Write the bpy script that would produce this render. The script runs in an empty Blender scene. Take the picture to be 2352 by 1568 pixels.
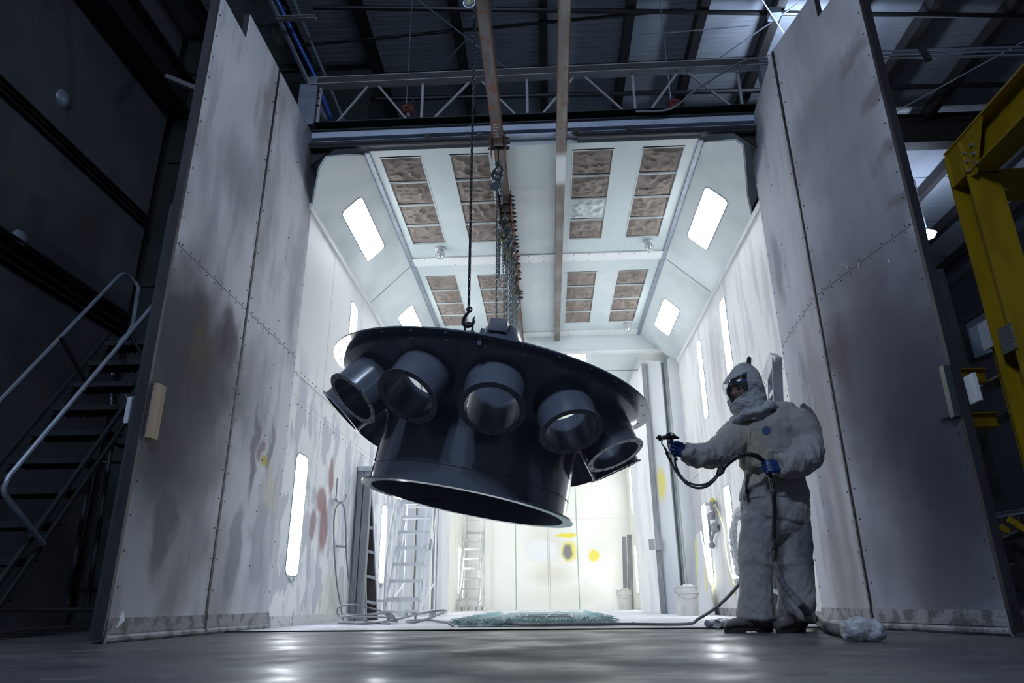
import bpy, bmesh, math, random
import numpy as np
from mathutils import Vector, Matrix, noise
random.seed(7)
V = Vector
PI = math.pi
C = bpy.context.scene.collection

# ------------------------------------------------------------------ camera
F_PX = 1600.64
R_CAM = np.array([[0.9986067942090715, -0.02668973750969969, -0.04552063785959893],
                  [0.05199462135224148, 0.3505255372061223, 0.9351087675328451],
                  [-0.009001661508769158, -0.9361727969119925, 0.3514249057936259]])
CAM_H = 0.195
cam = bpy.data.cameras.new('camera')
cam.sensor_width = 36.0
cam.lens = F_PX / 2352 * 36.0
cam.clip_start = 0.02
cam.clip_end = 200
cam.dof.use_dof = False
cam_o = bpy.data.objects.new('camera', cam)
C.objects.link(cam_o)
m = Matrix.Identity(4)
for i in range(3):
    m[i][0] = R_CAM[i, 0]; m[i][1] = -R_CAM[i, 1]; m[i][2] = -R_CAM[i, 2]
m[0][3], m[1][3], m[2][3] = 0, 0, CAM_H
cam_o.matrix_world = m
bpy.context.scene.camera = cam_o

# measured sight lines of the photograph met with known planes of the place
def _ray(x, y):
    d = R_CAM @ np.array([x - 1176.0, y - 784.0, F_PX]); return V(d)
def onx(x, y, X):
    d = _ray(x, y); return V((0, 0, CAM_H)) + d * (X / d.x)
def ony(x, y, Y):
    d = _ray(x, y); return V((0, 0, CAM_H)) + d * (Y / d.y)
def onz(x, y, Z=0.0):
    d = _ray(x, y); return V((0, 0, CAM_H)) + d * ((Z - CAM_H) / d.z)

# ------------------------------------------------------------------ world, view
sc = bpy.context.scene
w = bpy.data.worlds.new('world'); sc.world = w
w.use_nodes = True
bg = w.node_tree.nodes['Background']
bg.inputs[0].default_value = (0.42, 0.55, 0.85, 1)
bg.inputs[1].default_value = 0.10
sc.view_settings.view_transform = 'Standard'
sc.view_settings.look = 'None'
sc.view_settings.gamma = 1
sc.view_settings.use_curve_mapping = False
sc.view_settings.exposure = 0.0

def lamp(name, kind, loc, energy, col, size=0.3, rot=None, shape=None, size_y=None, spot=None):
    l = bpy.data.lights.new(name, kind); l.energy = energy; l.color = col
    if kind == 'AREA':
        l.size = size
        if size_y: l.shape = 'RECTANGLE'; l.size_y = size_y
    else:
        l.shadow_soft_size = size
    if spot: l.spot_size = spot; l.spot_blend = 0.6
    o = bpy.data.objects.new(name, l); o.location = loc
    if rot: o.rotation_euler = rot
    C.objects.link(o); return o
COOL = (0.55, 0.70, 1.0)
# fluorescent tubes behind the booth's light windows; energy of the far bay
PANE = 14.5
# hall high-bay lamps (their shades are built further down)
HIGH_BAYS = []

# ------------------------------------------------------------------ materials
def mat(name, base, rough=0.5, metal=0.0, var=None, var2=None, bump=None, spots=None, spec=0.5,
        emit=None, rough_var=None, warp=0.12, bands=None, coat=0.0):
    """procedural material; patterns live in world metres (geometry position)"""
    M = bpy.data.materials.new(name); M.use_nodes = True
    nt = M.node_tree; N = nt.nodes; L = nt.links
    b = N['Principled BSDF']
    b.inputs['Base Color'].default_value = (*base, 1)
    b.inputs['Roughness'].default_value = rough
    b.inputs['Metallic'].default_value = metal
    b.inputs['Specular IOR Level'].default_value = spec
    b.inputs['Coat Weight'].default_value = coat
    if emit:
        b.inputs['Emission Color'].default_value = (*emit[0], 1)
        b.inputs['Emission Strength'].default_value = emit[1]
    if not (var or var2 or bump or spots or rough_var or bands): return M
    geo = N.new('ShaderNodeNewGeometry'); pos = geo.outputs['Position']
    cur = None
    def noise_(scale, vec=(1, 1, 1), detail=4, dist=0.0):
        mp = N.new('ShaderNodeMapping'); mp.inputs['Scale'].default_value = vec
        L.new(pos, mp.inputs['Vector'])
        n = N.new('ShaderNodeTexNoise'); n.inputs['Scale'].default_value = scale
        n.inputs['Detail'].default_value = detail; n.inputs['Distortion'].default_value = dist
        L.new(mp.outputs[0], n.inputs['Vector']); return n
    def ramp(src, a, c):
        r = N.new('ShaderNodeMapRange'); r.interpolation_type = 'SMOOTHSTEP'
        r.inputs['From Min'].default_value = a; r.inputs['From Max'].default_value = c
        L.new(src, r.inputs['Value']); return r.outputs[0]
    def mix(fac, col, amt=1.0):
        nonlocal cur
        mx = N.new('ShaderNodeMix'); mx.data_type = 'RGBA'
        if amt != 1.0:
            mm = N.new('ShaderNodeMath'); mm.operation = 'MULTIPLY'; mm.inputs[1].default_value = amt
            L.new(fac, mm.inputs[0]); fac = mm.outputs[0]
        L.new(fac, mx.inputs[0])
        if cur is None: mx.inputs[6].default_value = (*base, 1)
        else: L.new(cur, mx.inputs[6])
        mx.inputs[7].default_value = (*col, 1)
        cur = mx.outputs[2]
    for v in (var or []):
        # (scale, axis scale, colour, amount, lo, hi)
        mix(ramp(noise_(v[0], v[1]).outputs[0], v[4], v[5]), v[2], v[3])
    if spots:
        wn = noise_(3.0, (1, 1, 1), 3)
        sub = N.new('ShaderNodeVectorMath'); sub.operation = 'SUBTRACT'
        L.new(wn.outputs['Color'], sub.inputs[0]); sub.inputs[1].default_value = (.5, .5, .5)
        sca = N.new('ShaderNodeVectorMath'); sca.operation = 'SCALE'; sca.inputs['Scale'].default_value = warp * 2
        L.new(sub.outputs[0], sca.inputs[0])
        add = N.new('ShaderNodeVectorMath'); add.operation = 'ADD'
        L.new(pos, add.inputs[0]); L.new(sca.outputs[0], add.inputs[1])
        for (c, r, col, amt, soft) in spots:
            s = N.new('ShaderNodeVectorMath'); s.operation = 'SUBTRACT'
            L.new(add.outputs[0], s.inputs[0]); s.inputs[1].default_value = c
            d = N.new('ShaderNodeVectorMath'); d.operation = 'DIVIDE'
            L.new(s.outputs[0], d.inputs[0]); d.inputs[1].default_value = r
            ln = N.new('ShaderNodeVectorMath'); ln.operation = 'LENGTH'
            L.new(d.outputs[0], ln.inputs[0])
            mix(ramp(ln.outputs['Value'], 1.0 + soft, 1.0 - soft), col, amt)
    for bd in (bands or []):
        # (axis, centre, half width, colour, amount): a thin seam line
        sp = N.new('ShaderNodeSeparateXYZ'); L.new(pos, sp.inputs[0])
        a = N.new('ShaderNodeMath'); a.operation = 'SUBTRACT'; a.inputs[1].default_value = bd[1]
        L.new(sp.outputs[bd[0]], a.inputs[0])
        ab = N.new('ShaderNodeMath'); ab.operation = 'ABSOLUTE'; L.new(a.outputs[0], ab.inputs[0])
        mix(ramp(ab.outputs[0], bd[2] * 1.3, bd[2] * 0.7), bd[3], bd[4])
    for v in (var2 or []):
        mix(ramp(noise_(v[0], v[1]).outputs[0], v[4], v[5]), v[2], v[3])
    if cur is not None: L.new(cur, b.inputs['Base Color'])
    if rough_var:
        n = noise_(rough_var[0], rough_var[1] if len(rough_var) > 4 else (1, 1, 1))
        r = N.new('ShaderNodeMapRange'); r.inputs['From Min'].default_value = .35; r.inputs['From Max'].default_value = .65
        r.inputs['To Min'].default_value = rough_var[-2]; r.inputs['To Max'].default_value = rough_var[-1]
        L.new(n.outputs[0], r.inputs['Value']); L.new(r.outputs[0], b.inputs['Roughness'])
    if bump:
        n = noise_(bump[0], bump[2] if len(bump) > 2 else (1, 1, 1), 5)
        bp = N.new('ShaderNodeBump'); bp.inputs['Strength'].default_value = bump[1]
        bp.inputs['Distance'].default_value = bump[3] if len(bump) > 3 else 0.02
        L.new(n.outputs[0], bp.inputs['Height']); L.new(bp.outputs[0], b.inputs['Normal'])
    return M

# ------------------------------------------------------------------ builders
class B:
    def __init__(s): s.bm = bmesh.new()
    def face(s, pts):
        vs = [s.bm.verts.new(p) for p in pts]; return s.bm.faces.new(vs)
    def box(s, a, b, M=None):
        x0, y0, z0 = a; x1, y1, z1 = b
        if x0 > x1: x0, x1 = x1, x0
        if y0 > y1: y0, y1 = y1, y0
        if z0 > z1: z0, z1 = z1, z0
        c = [V(p) for p in ((x0, y0, z0), (x1, y0, z0), (x1, y1, z0), (x0, y1, z0), (x0, y0, z1), (x1, y0, z1), (x1, y1, z1), (x0, y1, z1))]
        if M is not None: c = [M @ p for p in c]
        v = [s.bm.verts.new(p) for p in c]
        for f in ((0, 3, 2, 1), (4, 5, 6, 7), (0, 1, 5, 4), (1, 2, 6, 5), (2, 3, 7, 6), (3, 0, 4, 7)):
            s.bm.faces.new([v[i] for i in f])
        return s
    def frame(s, p0, p1, up=V((0, 0, 1))):
        d = (V(p1) - V(p0)); L = d.length; d.normalize(); up = V(up)
        if abs(d.dot(up.normalized())) > .98: up = V((1, 0, 0)) if abs(d.x) < .9 else V((0, 1, 0))
        a = d.cross(up).normalized(); u = a.cross(d).normalized()
        M = Matrix((a, d, u)).transposed().to_4x4(); M.translation = V(p0)
        return M, L
    def bar(s, p0, p1, w, h, up=(0, 0, 1)):
        M, L = s.frame(p0, p1, up)
        return s.box((-w / 2, 0, -h / 2), (w / 2, L, h / 2), M)
    def profile(s, p0, p1, pts, up=(0, 0, 1)):
        """extrude a 2D section (across, up) from p0 to p1"""
        M, L = s.frame(p0, p1, up)
        a = [s.bm.verts.new(M @ V((x, 0, z))) for x, z in pts]
        b = [s.bm.verts.new(M @ V((x, L, z))) for x, z in pts]
        n = len(pts)
        for i in range(n): s.bm.faces.new((a[i], a[(i + 1) % n], b[(i + 1) % n], b[i]))
        s.bm.faces.new(a[::-1]); s.bm.faces.new(b)
        return s
    def ibeam(s, p0, p1, w, h, t=0.012, up=(0, 0, 1)):
        hw, hh = w / 2, h / 2; q = t * .7 / 2
        return s.profile(p0, p1, [(-hw, -hh), (hw, -hh), (hw, -hh + t), (q, -hh + t), (q, hh - t), (hw, hh - t), (hw, hh), (-hw, hh), (-hw, hh - t), (-q, hh - t), (-q, -hh + t), (-hw, -hh + t)], up)
    def chan(s, p0, p1, w, h, t=0.008, up=(0, 0, 1)):
        hw, hh = w / 2, h / 2
        return s.profile(p0, p1, [(-hw, -hh), (hw, -hh), (hw, -hh + t), (-hw + t, -hh + t), (-hw + t, hh - t), (hw, hh - t), (hw, hh), (-hw, hh)], up)
    def tube(s, pts, r, n=10, closed=False, caps=True, squash=None):
        pts = [V(p) for p in pts]; k = len(pts)
        rr = r if isinstance(r, (list, tuple)) else [r] * k
        rings = []; prev = None
        for i, p in enumerate(pts):
            if closed: t = pts[(i + 1) % k] - pts[i - 1]
            elif i == 0: t = pts[1] - p
            elif i == k - 1: t = p - pts[i - 1]
            else: t = pts[i + 1] - pts[i - 1]
            t = t.normalized() if t.length > 1e-9 else V((0, 0, 1))
            if prev is None:
                a = V((0, 0, 1)) if abs(t.z) < .9 else V((1, 0, 0))
                prev = (a - t * a.dot(t)).normalized()
            else:
                prev = prev - t * prev.dot(t)
                prev = prev.normalized() if prev.length > 1e-6 else t.orthogonal().normalized()
            bb = t.cross(prev)
            q = squash or (1, 1)
            rings.append([s.bm.verts.new(p + (prev * math.cos(2 * PI * j / n) * q[0] + bb * math.sin(2 * PI * j / n) * q[1]) * rr[i]) for j in range(n)])
        for i in range(k if closed else k - 1):
            a, b = rings[i], rings[(i + 1) % k]
            for j in range(n): s.bm.faces.new((a[j], a[(j + 1) % n], b[(j + 1) % n], b[j]))
        if caps and not closed:
            s.bm.faces.new(rings[0][::-1]); s.bm.faces.new(rings[-1])
        return s
    def cyl(s, p0, p1, r0, r1=None, n=16, caps=True):
        return s.tube([p0, p1], [r0, r0 if r1 is None else r1], n, caps=caps)
    def lathe(s, prof, c, ax, n=64, closed=False, u=None):
        """profile of (radius, distance along ax)"""
        ax = V(ax).normalized(); c = V(c)
        u = (V(u) - ax * V(u).dot(ax)).normalized() if u is not None else ax.orthogonal().normalized()
        v = ax.cross(u); rings = []
        for r, d in prof:
            if r < 1e-6: rings.append([s.bm.verts.new(c + ax * d)])
            else: rings.append([s.bm.verts.new(c + ax * d + (u * math.cos(2 * PI * j / n) + v * math.sin(2 * PI * j / n)) * r) for j in range(n)])
        m_ = len(rings)
        for i in range(m_ if closed else m_ - 1):
            a, b = rings[i], rings[(i + 1) % m_]
            for j in range(n):
                k = (j + 1) % n
                if len(a) == 1 and len(b) == 1: continue
                if len(a) == 1: s.bm.faces.new((a[0], b[k], b[j]))
                elif len(b) == 1: s.bm.faces.new((a[j], a[k], b[0]))
                else: s.bm.faces.new((a[j], a[k], b[k], b[j]))
        return s
    def sphere(s, c, r, n=16, m=10):
        c = V(c); r = r if isinstance(r, (list, tuple)) else (r, r, r)
        prev = [s.bm.verts.new(c + V((0, 0, -r[2])))]
        for i in range(1, m):
            t = PI * i / m - PI / 2
            ring = [s.bm.verts.new(c + V((r[0] * math.cos(t) * math.cos(2 * PI * j / n), r[1] * math.cos(t) * math.sin(2 * PI * j / n), r[2] * math.sin(t)))) for j in range(n)]
            for j in range(n):
                k = (j + 1) % n
                if len(prev) == 1: s.bm.faces.new((prev[0], ring[k], ring[j]))
                else: s.bm.faces.new((prev[j], prev[k], ring[k], ring[j]))
            prev = ring
        top = s.bm.verts.new(c + V((0, 0, r[2])))
        for j in range(n): s.bm.faces.new((prev[j], prev[(j + 1) % n], top))
        return s
    def plate(s, pts, ext):
        """polygon with a thickness vector"""
        ext = V(ext); a = [s.bm.verts.new(V(p)) for p in pts]; b = [s.bm.verts.new(V(p) + ext) for p in pts]
        n = len(a); s.bm.faces.new(a[::-1]); s.bm.faces.new(b)
        for i in range(n): s.bm.faces.new((a[i], a[(i + 1) % n], b[(i + 1) % n], b[i]))
        return s
    def obj(s, name, m_, parent=None, smooth=False, bevel=0.0, kind=None, label=None, rec=True):
        if rec: bmesh.ops.recalc_face_normals(s.bm, faces=s.bm.faces)
        me = bpy.data.meshes.new(name)
        if parent is not None:
            T = Matrix.Translation(-wloc(parent)); s.bm.transform(T)
            org = None
        else:
            cs = [v.co for v in s.bm.verts]
            lo = V((min(c.x for c in cs), min(c.y for c in cs), min(c.z for c in cs)))
            hi = V((max(c.x for c in cs), max(c.y for c in cs), max(c.z for c in cs)))
            org = V(((lo.x + hi.x) / 2, (lo.y + hi.y) / 2, lo.z)); s.bm.transform(Matrix.Translation(-org))
        s.bm.to_mesh(me); s.bm.free()
        if smooth:
            for p in me.polygons: p.use_smooth = True
            me.set_sharp_from_angle(angle=math.radians(38))
        me.materials.append(m_)
        o = bpy.data.objects.new(name, me); C.objects.link(o)
        if parent is not None: o.parent = parent
        else: o.location = org
        if bevel:
            bv = o.modifiers.new('bevel', 'BEVEL'); bv.width = bevel; bv.segments = 2; bv.limit_method = 'ANGLE'; bv.angle_limit = .6
        if kind: o['kind'] = kind
        if label: o['label'] = label
        return o
def wloc(o):
    p = V((0, 0, 0))
    while o is not None: p += o.location; o = o.parent
    return p
def thing(name, label, cat, loc, group=None):
    o = bpy.data.objects.new(name, None); C.objects.link(o); o.location = V(loc); o.empty_display_size = .1
    return tag(o, label, cat, group)
def tag(o, label, cat, group=None, kind=None):
    o['label'] = label; o['category'] = cat
    if group: o['group'] = group
    if kind: o['kind'] = kind
    return o
def curve(pts, n=8):
    """Catmull-Rom through pts"""
    P = [V(p) for p in pts]; P = [P[0] * 2 - P[1]] + P + [P[-1] * 2 - P[-2]]
    out = []
    for i in range(1, len(P) - 2):
        for k in range(n):
            t = k / n; a, b, c, d = P[i - 1], P[i], P[i + 1], P[i + 2]
            out.append(.5 * ((2 * b) + (c - a) * t + (2 * a - 5 * b + 4 * c - d) * t * t + (3 * b - a - 3 * c + d) * t ** 3))
    out.append(P[-2]); return out
def mesh_from(o):
    """evaluated copy of a helper object's mesh as a bmesh (helper removed)"""
    bpy.context.view_layer.update()
    dg = bpy.context.evaluated_depsgraph_get()
    bm = bmesh.new(); bm.from_mesh(o.evaluated_get(dg).to_mesh()); bm.transform(o.matrix_world)
    d = o.data; bpy.data.objects.remove(o)
    return bm
def remesh(b, voxel, smooth=3, fac=.5):
    me = bpy.data.meshes.new('tmp'); bmesh.ops.recalc_face_normals(b.bm, faces=b.bm.faces); b.bm.to_mesh(me)
    o = bpy.data.objects.new('tmp', me); C.objects.link(o)
    r = o.modifiers.new('r', 'REMESH'); r.mode = 'VOXEL'; r.voxel_size = voxel
    if smooth:
        s = o.modifiers.new('s', 'SMOOTH'); s.iterations = smooth; s.factor = fac
    nb = B(); nb.bm.free(); nb.bm = mesh_from(o); return nb
def text_bm(body, size, depth=0.0):
    cu = bpy.data.curves.new('t', 'FONT'); cu.body = body; cu.size = size; cu.extrude = depth; cu.space_character = 1.3
    cu.align_x = 'CENTER'; cu.align_y = 'CENTER'
    o = bpy.data.objects.new('t', cu); C.objects.link(o)
    return mesh_from(o)
def chain_bm(b, pts, pitch, wire, wide):
    """links along a polyline"""
    pts = [V(p) for p in pts]; seg = []; acc = 0
    for a, c in zip(pts, pts[1:]):
        L = (c - a).length; seg.append((a, c, acc, L)); acc += L
    n = max(2, int(acc / pitch))
    for k in range(n):
        s_ = (k + .5) * acc / n
        for a, c, st, L in seg:
            if st <= s_ <= st + L + 1e-6: p = a.lerp(c, (s_ - st) / L); d = (c - a).normalized(); break
        x = d.orthogonal().normalized() if abs(d.z) < .9 else V((1, 0, 0)); x = (x - d * x.dot(d)).normalized(); y = d.cross(x)
        if k % 2: x = y
        x = (x * math.cos(.6) + d.cross(x) * math.sin(.6))
        h = pitch * .5 + wire * .9; hw = wide / 2 - wire
        loop = []
        for j in range(12):
            t = 2 * PI * j / 12; cx, cy = math.cos(t), math.sin(t)
            loop.append(p + x * cx * hw + d * (cy * hw + (h - hw) * (1 if cy > 0.01 else -1 if cy < -0.01 else 0)))
        b.tube(loop, wire, 6, closed=True)
def rivets(b, pts, nrm, r=.009, h=.006):
    nrm = V(nrm).normalized()
    for p in pts: b.cyl(V(p), V(p) + nrm * h, r, r * .6, 6)
def lin(a, b_, n): return [V(a).lerp(V(b_), (i + .5) / n) for i in range(n)]

# ------------------------------------------------------------------ palette
GREY = (.30, .31, .35)
def gspot(c, r, amt=.8, soft=.6, col=(.10, .10, .13)): return (c, r, col, amt, soft)
BIG = 9.0
m_white = mat('booth_paint', (.78, .80, .80), .45, var=[(1.2, (1, 1, .5), (.62, .66, .67), .6, .5, .75)], bump=(60, .05))
m_ceil = mat('booth_ceiling_zinc', (.56, .63, .64), .38, var=[(1.5, (1, 1, 1), (.68, .72, .72), .6, .4, .7), (9, (1, .3, 1), (.5, .56, .57), .3, .5, .7)])
m_slope = mat('booth_slope_paint', (.66, .71, .72), .4, var=[(1.4, (1, 1, 1), (.5, .56, .57), .7, .45, .7)])
seamY = [7.6, 8.95, 10.2, 11.55]
m_bleft = mat('booth_left_wall', (.80, .81, .82), .5,
              var=[(1.2, (1, 2.6, 1.3), (.42, .44, .52), .75, .50, .55), (2.6, (1, 2.2, .8), (.50, .52, .60), .5, .53, .6)],
              spots=[((-2.55, 8.5, 3.4), (BIG, 3, 1.0), (.80, .80, .79), .95, .25),
                     ((-2.55, 8.15, 1.62), (BIG, .1, .22), (.25, .07, .08), .8, .3), ((-2.55, 7.85, 1.3), (BIG, .16, .16), (.25, .07, .08), .8, .35),
                     ((-2.55, 8.0, 1.02), (BIG, .15, .26), (.25, .07, .08), .8, .3), ((-2.55, 7.65, 1.0), (BIG, .1, .13), (.25, .07, .08), .7, .35),
                     ((-2.55, 8.6, .25), (BIG, .5, .3), (.70, .70, .55), .5, .5), ((-2.55, 9.3, 1.2), (BIG, .2, .7), (.2, .2, .24), .6, .6)],
              bands=[(1, y, .006, (.25, .27, .3), .8) for y in seamY] + [(2, 2.43, .006, (.2, .25, .27), .8), (2, 2.2, .004, (.4, .42, .45), .8)],
              var2=[(22, (1, 1, .3), (.2, .22, .25), .35, .68, .75)])
m_bright = mat('booth_right_wall', (.80, .80, .79), .5,
               var=[(1.5, (1, 3, .5), (.56, .57, .59), .7, .5, .62)],
               spots=[((2.45, 9.6, 3.4), (BIG, .25, .9), (.42, .40, .38), .4, .5), ((2.45, 11.9, 1.3), (BIG, .5, 1.3), (.35, .36, .40), .7, .5),
                      ((2.45, 10.2, .4), (BIG, 1.0, .4), (.45, .44, .44), .5, .6)],
               bands=[(1, y, .005, (.3, .3, .32), .8) for y in (7.9, 9.15, 9.35, 10.9)] + [(2, 2.43, .006, (.3, .3, .32), .8), (2, 2.2, .004, (.45, .45, .45), .8)])
KB = 1.41
def bs(x, z, rx, rz, col, amt, soft): return ((x * KB - .07, 0, z * KB - .16), (rx * KB, 40, rz * KB), col, amt, soft)
m_back = mat('back_wall_paint', (.85, .86, .83), .5, var=[(.6, (1, 1, 1), (.70, .71, .66), .5, .5, .7)],
             spots=[bs(1.05, 1.35, .33, .22, (.55, .55, .5), .3, .6), bs(.12, 1.5, .55, .5, (.62, .6, .54), .5, .5),
                    bs(-.12, 1.3, .42, .28, (.80, .82, .86), .95, .15), bs(.10, .8, .5, .22, (.62, .62, .52), .6, .5),
                    bs(.42, 1.62, .26, .05, (.78, .68, .06), .95, .15), bs(.47, 1.28, .20, .27, (.78, .68, .10), .85, .2),
                    bs(.43, 1.27, .13, .20, (.20, .20, .22), .95, .2), bs(1.0, 1.2, .14, .15, (.80, .70, .10), .95, .25),
                    bs(.3, .35, .8, .25, (.65, .66, .52), .4, .6), bs(1.75, .7, .35, .7, (.55, .54, .5), .6, .6)],
             bands=[(0, x, .016, (.25, .38, .32), .85) for x in (-1.02, .85)] + [(0, -.05, .012, (.5, .52, .48), .9), (0, .0, .012, (.5, .52, .48), .9), (2, 2.6, .012, (.6, .6, .57), .5)], warp=.1)
D_W = (.66, .67, .71)
def door_mat(name, x, sgn):
    if sgn < 0:
        sp = [gspot((x, 4.6, 1.4), (BIG, .8, 1.1), .55, .6, (.12, .12, .145)), gspot((x, 4.45, 1.95), (BIG, .55, .55), .9, .55, (.060, .058, .075)), gspot((x, 5.0, 1.85), (BIG, .5, .45), .75, .6, (.075, .068, .082)),
              gspot((x, 5.12, 2.28), (BIG, .16, .28), .75, .5, (.075, .05, .07)), gspot((x, 4.35, 1.25), (BIG, .45, .45), .8, .6, (.075, .075, .088)),
              gspot((x, 4.9, 1.2), (BIG, .45, .3), .55, .7, (.12, .11, .12)), gspot((x, 4.75, 2.0), (BIG, .14, .22), .5, .7, (.13, .12, .07)),
              gspot((x, 4.62, .62), (BIG, .16, .30), .65, .3, (.12, .12, .145)), gspot((x, 5.1, .8), (BIG, .12, .5), .4, .5, (.2, .2, .23)),
              gspot((x, 5.9, 1.45), (BIG, .07, .35), .7, .4, (.14, .13, .16)), gspot((x, 6.2, 1.55), (BIG, .06, .22), .6, .4, (.16, .15, .18)), gspot((x, 6.05, 1.5), (BIG, .05, .13), .6, .3, (.16, .05, .06)),
              gspot((x, 5.8, 1.9), (BIG, .28, .5), .5, .6, (.22, .22, .26)), gspot((x, 5.75, .62), (BIG, .17, .33), .65, .25, (.24, .25, .30)), gspot((x, 6.2, .75), (BIG, .14, .42), .5, .3, (.28, .29, .34)),
              gspot((x, 6.15, 1.42), (BIG, .05, .07), .8, .4, (.50, .45, .08)), gspot((x, 6.35, 1.2), (BIG, .1, .25), .5, .5, (.58, .56, .40)),
              gspot((x, 4.9, 3.6), (BIG, .35, .35), .35, .7, (.26, .27, .30)), gspot((x, 6.5, 4.75), (BIG, .2, .5), .7, .6, (.13, .125, .125)), gspot((x, 5.3, 4.6), (BIG, .12, .6), .5, .7, (.2, .19, .19))]
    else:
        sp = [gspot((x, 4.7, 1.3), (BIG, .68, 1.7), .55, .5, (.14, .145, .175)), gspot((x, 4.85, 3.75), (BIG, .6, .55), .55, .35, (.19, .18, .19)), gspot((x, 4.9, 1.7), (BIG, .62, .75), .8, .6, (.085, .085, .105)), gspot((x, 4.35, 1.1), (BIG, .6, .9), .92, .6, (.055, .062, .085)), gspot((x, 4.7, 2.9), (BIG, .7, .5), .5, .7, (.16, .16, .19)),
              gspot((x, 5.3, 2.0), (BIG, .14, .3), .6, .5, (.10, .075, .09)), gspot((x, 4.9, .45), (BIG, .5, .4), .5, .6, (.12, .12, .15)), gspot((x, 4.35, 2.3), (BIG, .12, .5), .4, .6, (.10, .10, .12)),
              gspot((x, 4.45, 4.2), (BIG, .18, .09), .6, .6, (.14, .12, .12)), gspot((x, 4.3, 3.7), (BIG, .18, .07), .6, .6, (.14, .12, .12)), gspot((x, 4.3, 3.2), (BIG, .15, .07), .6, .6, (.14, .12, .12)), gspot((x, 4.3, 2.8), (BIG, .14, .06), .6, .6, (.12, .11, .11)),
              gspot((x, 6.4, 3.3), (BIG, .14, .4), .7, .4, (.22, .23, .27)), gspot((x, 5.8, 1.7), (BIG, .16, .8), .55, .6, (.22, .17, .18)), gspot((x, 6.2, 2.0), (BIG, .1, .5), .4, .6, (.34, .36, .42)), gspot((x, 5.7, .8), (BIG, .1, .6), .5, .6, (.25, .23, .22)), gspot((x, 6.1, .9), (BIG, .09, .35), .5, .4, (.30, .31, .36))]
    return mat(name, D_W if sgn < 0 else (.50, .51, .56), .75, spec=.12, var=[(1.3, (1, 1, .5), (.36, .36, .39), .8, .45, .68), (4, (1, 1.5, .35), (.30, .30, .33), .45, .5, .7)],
               spots=sp, warp=.22, bands=[(2, 2.575, .004, (.08, .08, .09), .9)],
               var2=[(30, (1, 1, .5), (.12, .12, .14), .3, .66, .74)], bump=(180, .15, (1, 1, 1), .004))
m_doorL = door_mat('left_door_skin', -2.55, -1)
m_doorR = door_mat('right_door_skin', 2.4, 1)
m_doorEdge = mat('door_edge_steel', (.045, .043, .05), .55, .3, var=[(6, (1, 1, .3), (.03, .028, .034), .7, .4, .6)])
m_rivet = mat('rivet_dark', (.05, .05, .055), .5, .5)
m_doorfoot = mat('door_foot_scuffed', (.30, .30, .32), .6, var=[(9, (1, 1, 1), (.10, .10, .11), .9, .45, .6)], bump=(30, .4))
m_floor = mat('hall_concrete', (.115, .112, .115), .4,
              var=[(.9, (1, 1.3, 1), (.060, .062, .075), .85, .44, .60), (3.5, (1, 1.2, 1), (.055, .058, .07), .6, .50, .64), (9, (1, 1, 1), (.17, .16, .15), .5, .56, .68)],
              rough_var=(2.2, (1, 1, 1), 0, .30, .62), bump=(9, .05), spec=.35)
m_bfloor = mat('booth_floor_paint', (.60, .61, .66), .55, var=[(3, (1, 1, 1), (.42, .43, .48), .7, .45, .65), (18, (1, 1, 1), (.70, .71, .75), .4, .5, .6)], bump=(20, .1))
m_hopper = mat('dark_blue_grey_enamel', (.115, .132, .170), .27, 0.0, bump=(5, .03), spec=.6, coat=.35, rough_var=(3, .15, .26))
m_rust = mat('rusty_beam_steel', (.10, .085, .085), .5, .5, var=[(5, (1, .4, 1), (.16, .15, .16), .7, .4, .6), (16, (1, .5, 1), (.15, .055, .02), .8, .52, .62)], bump=(60, .2))
m_rustedge = mat('orange_rust', (.16, .055, .022), .8, var=[(30, (1, 1, 1), (.08, .035, .02), .8, .4, .6)], bump=(80, .4))
m_trolley = mat('trolley_red_rust', (.22, .075, .05), .6, .2, var=[(25, (1, 1, 1), (.08, .045, .04), .8, .4, .6)])
m_bolt = mat('dark_bolt', (.06, .055, .055), .5, .6)
m_galv = mat('galvanised_steel', (.30, .34, .40), .4, .35, var=[(8, (.3, 1, 1), (.20, .23, .29), .6, .4, .65)])
m_galvdark = mat('dark_greenish_steel', (.032, .040, .045), .5, .3, var=[(5, (.4, 1, 1), (.03, .035, .04), .6, .4, .6)])
m_girder = mat('pale_blue_girder', (.55, .62, .75), .45, .1, var=[(4, (.3, 1, 1), (.42, .48, .60), .7, .45, .6), (20, (.4, 1, 1), (.14, .15, .17), .5, .62, .7)])
m_truss = mat('truss_white_paint', (.42, .42, .43), .5, .1, var=[(7, (1, 1, 1), (.34, .33, .34), .5, .45, .6)])
m_rubber = mat('black_rubber', (.022, .022, .025), .5)
m_chain = mat('chain_dark_blue', (.022, .024, .034), .4, .35)
m_chainl = mat('chain_zinc', (.16, .19, .20), .35, .8)
m_filter = mat('brown_filter_felt', (.28, .235, .205), .95, var=[(120, (1, 1, 1), (.17, .135, .11), .6, .45, .6), (6, (1, 1, 1), (.35, .31, .28), .5, .4, .7)], bump=(150, .3))
m_filterw = mat('pale_filter_felt', (.66, .70, .70), .9, var=[(60, (1, 1, 1), (.50, .54, .54), .5, .45, .6)], bump=(150, .3))
m_pane = mat('lit_light_window', (1, 1, 1), .5, emit=((.90, .95, 1.0), PANE))
m_pane2 = mat('lit_far_window', (1, 1, 1), .5, emit=((1.0, 1.0, .985), PANE * .75))
m_frame = mat('window_gasket', (.18, .25, .27), .5)
m_glass = mat('clear_lamp_glass', (.75, .78, .80), .1, .6)
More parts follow.
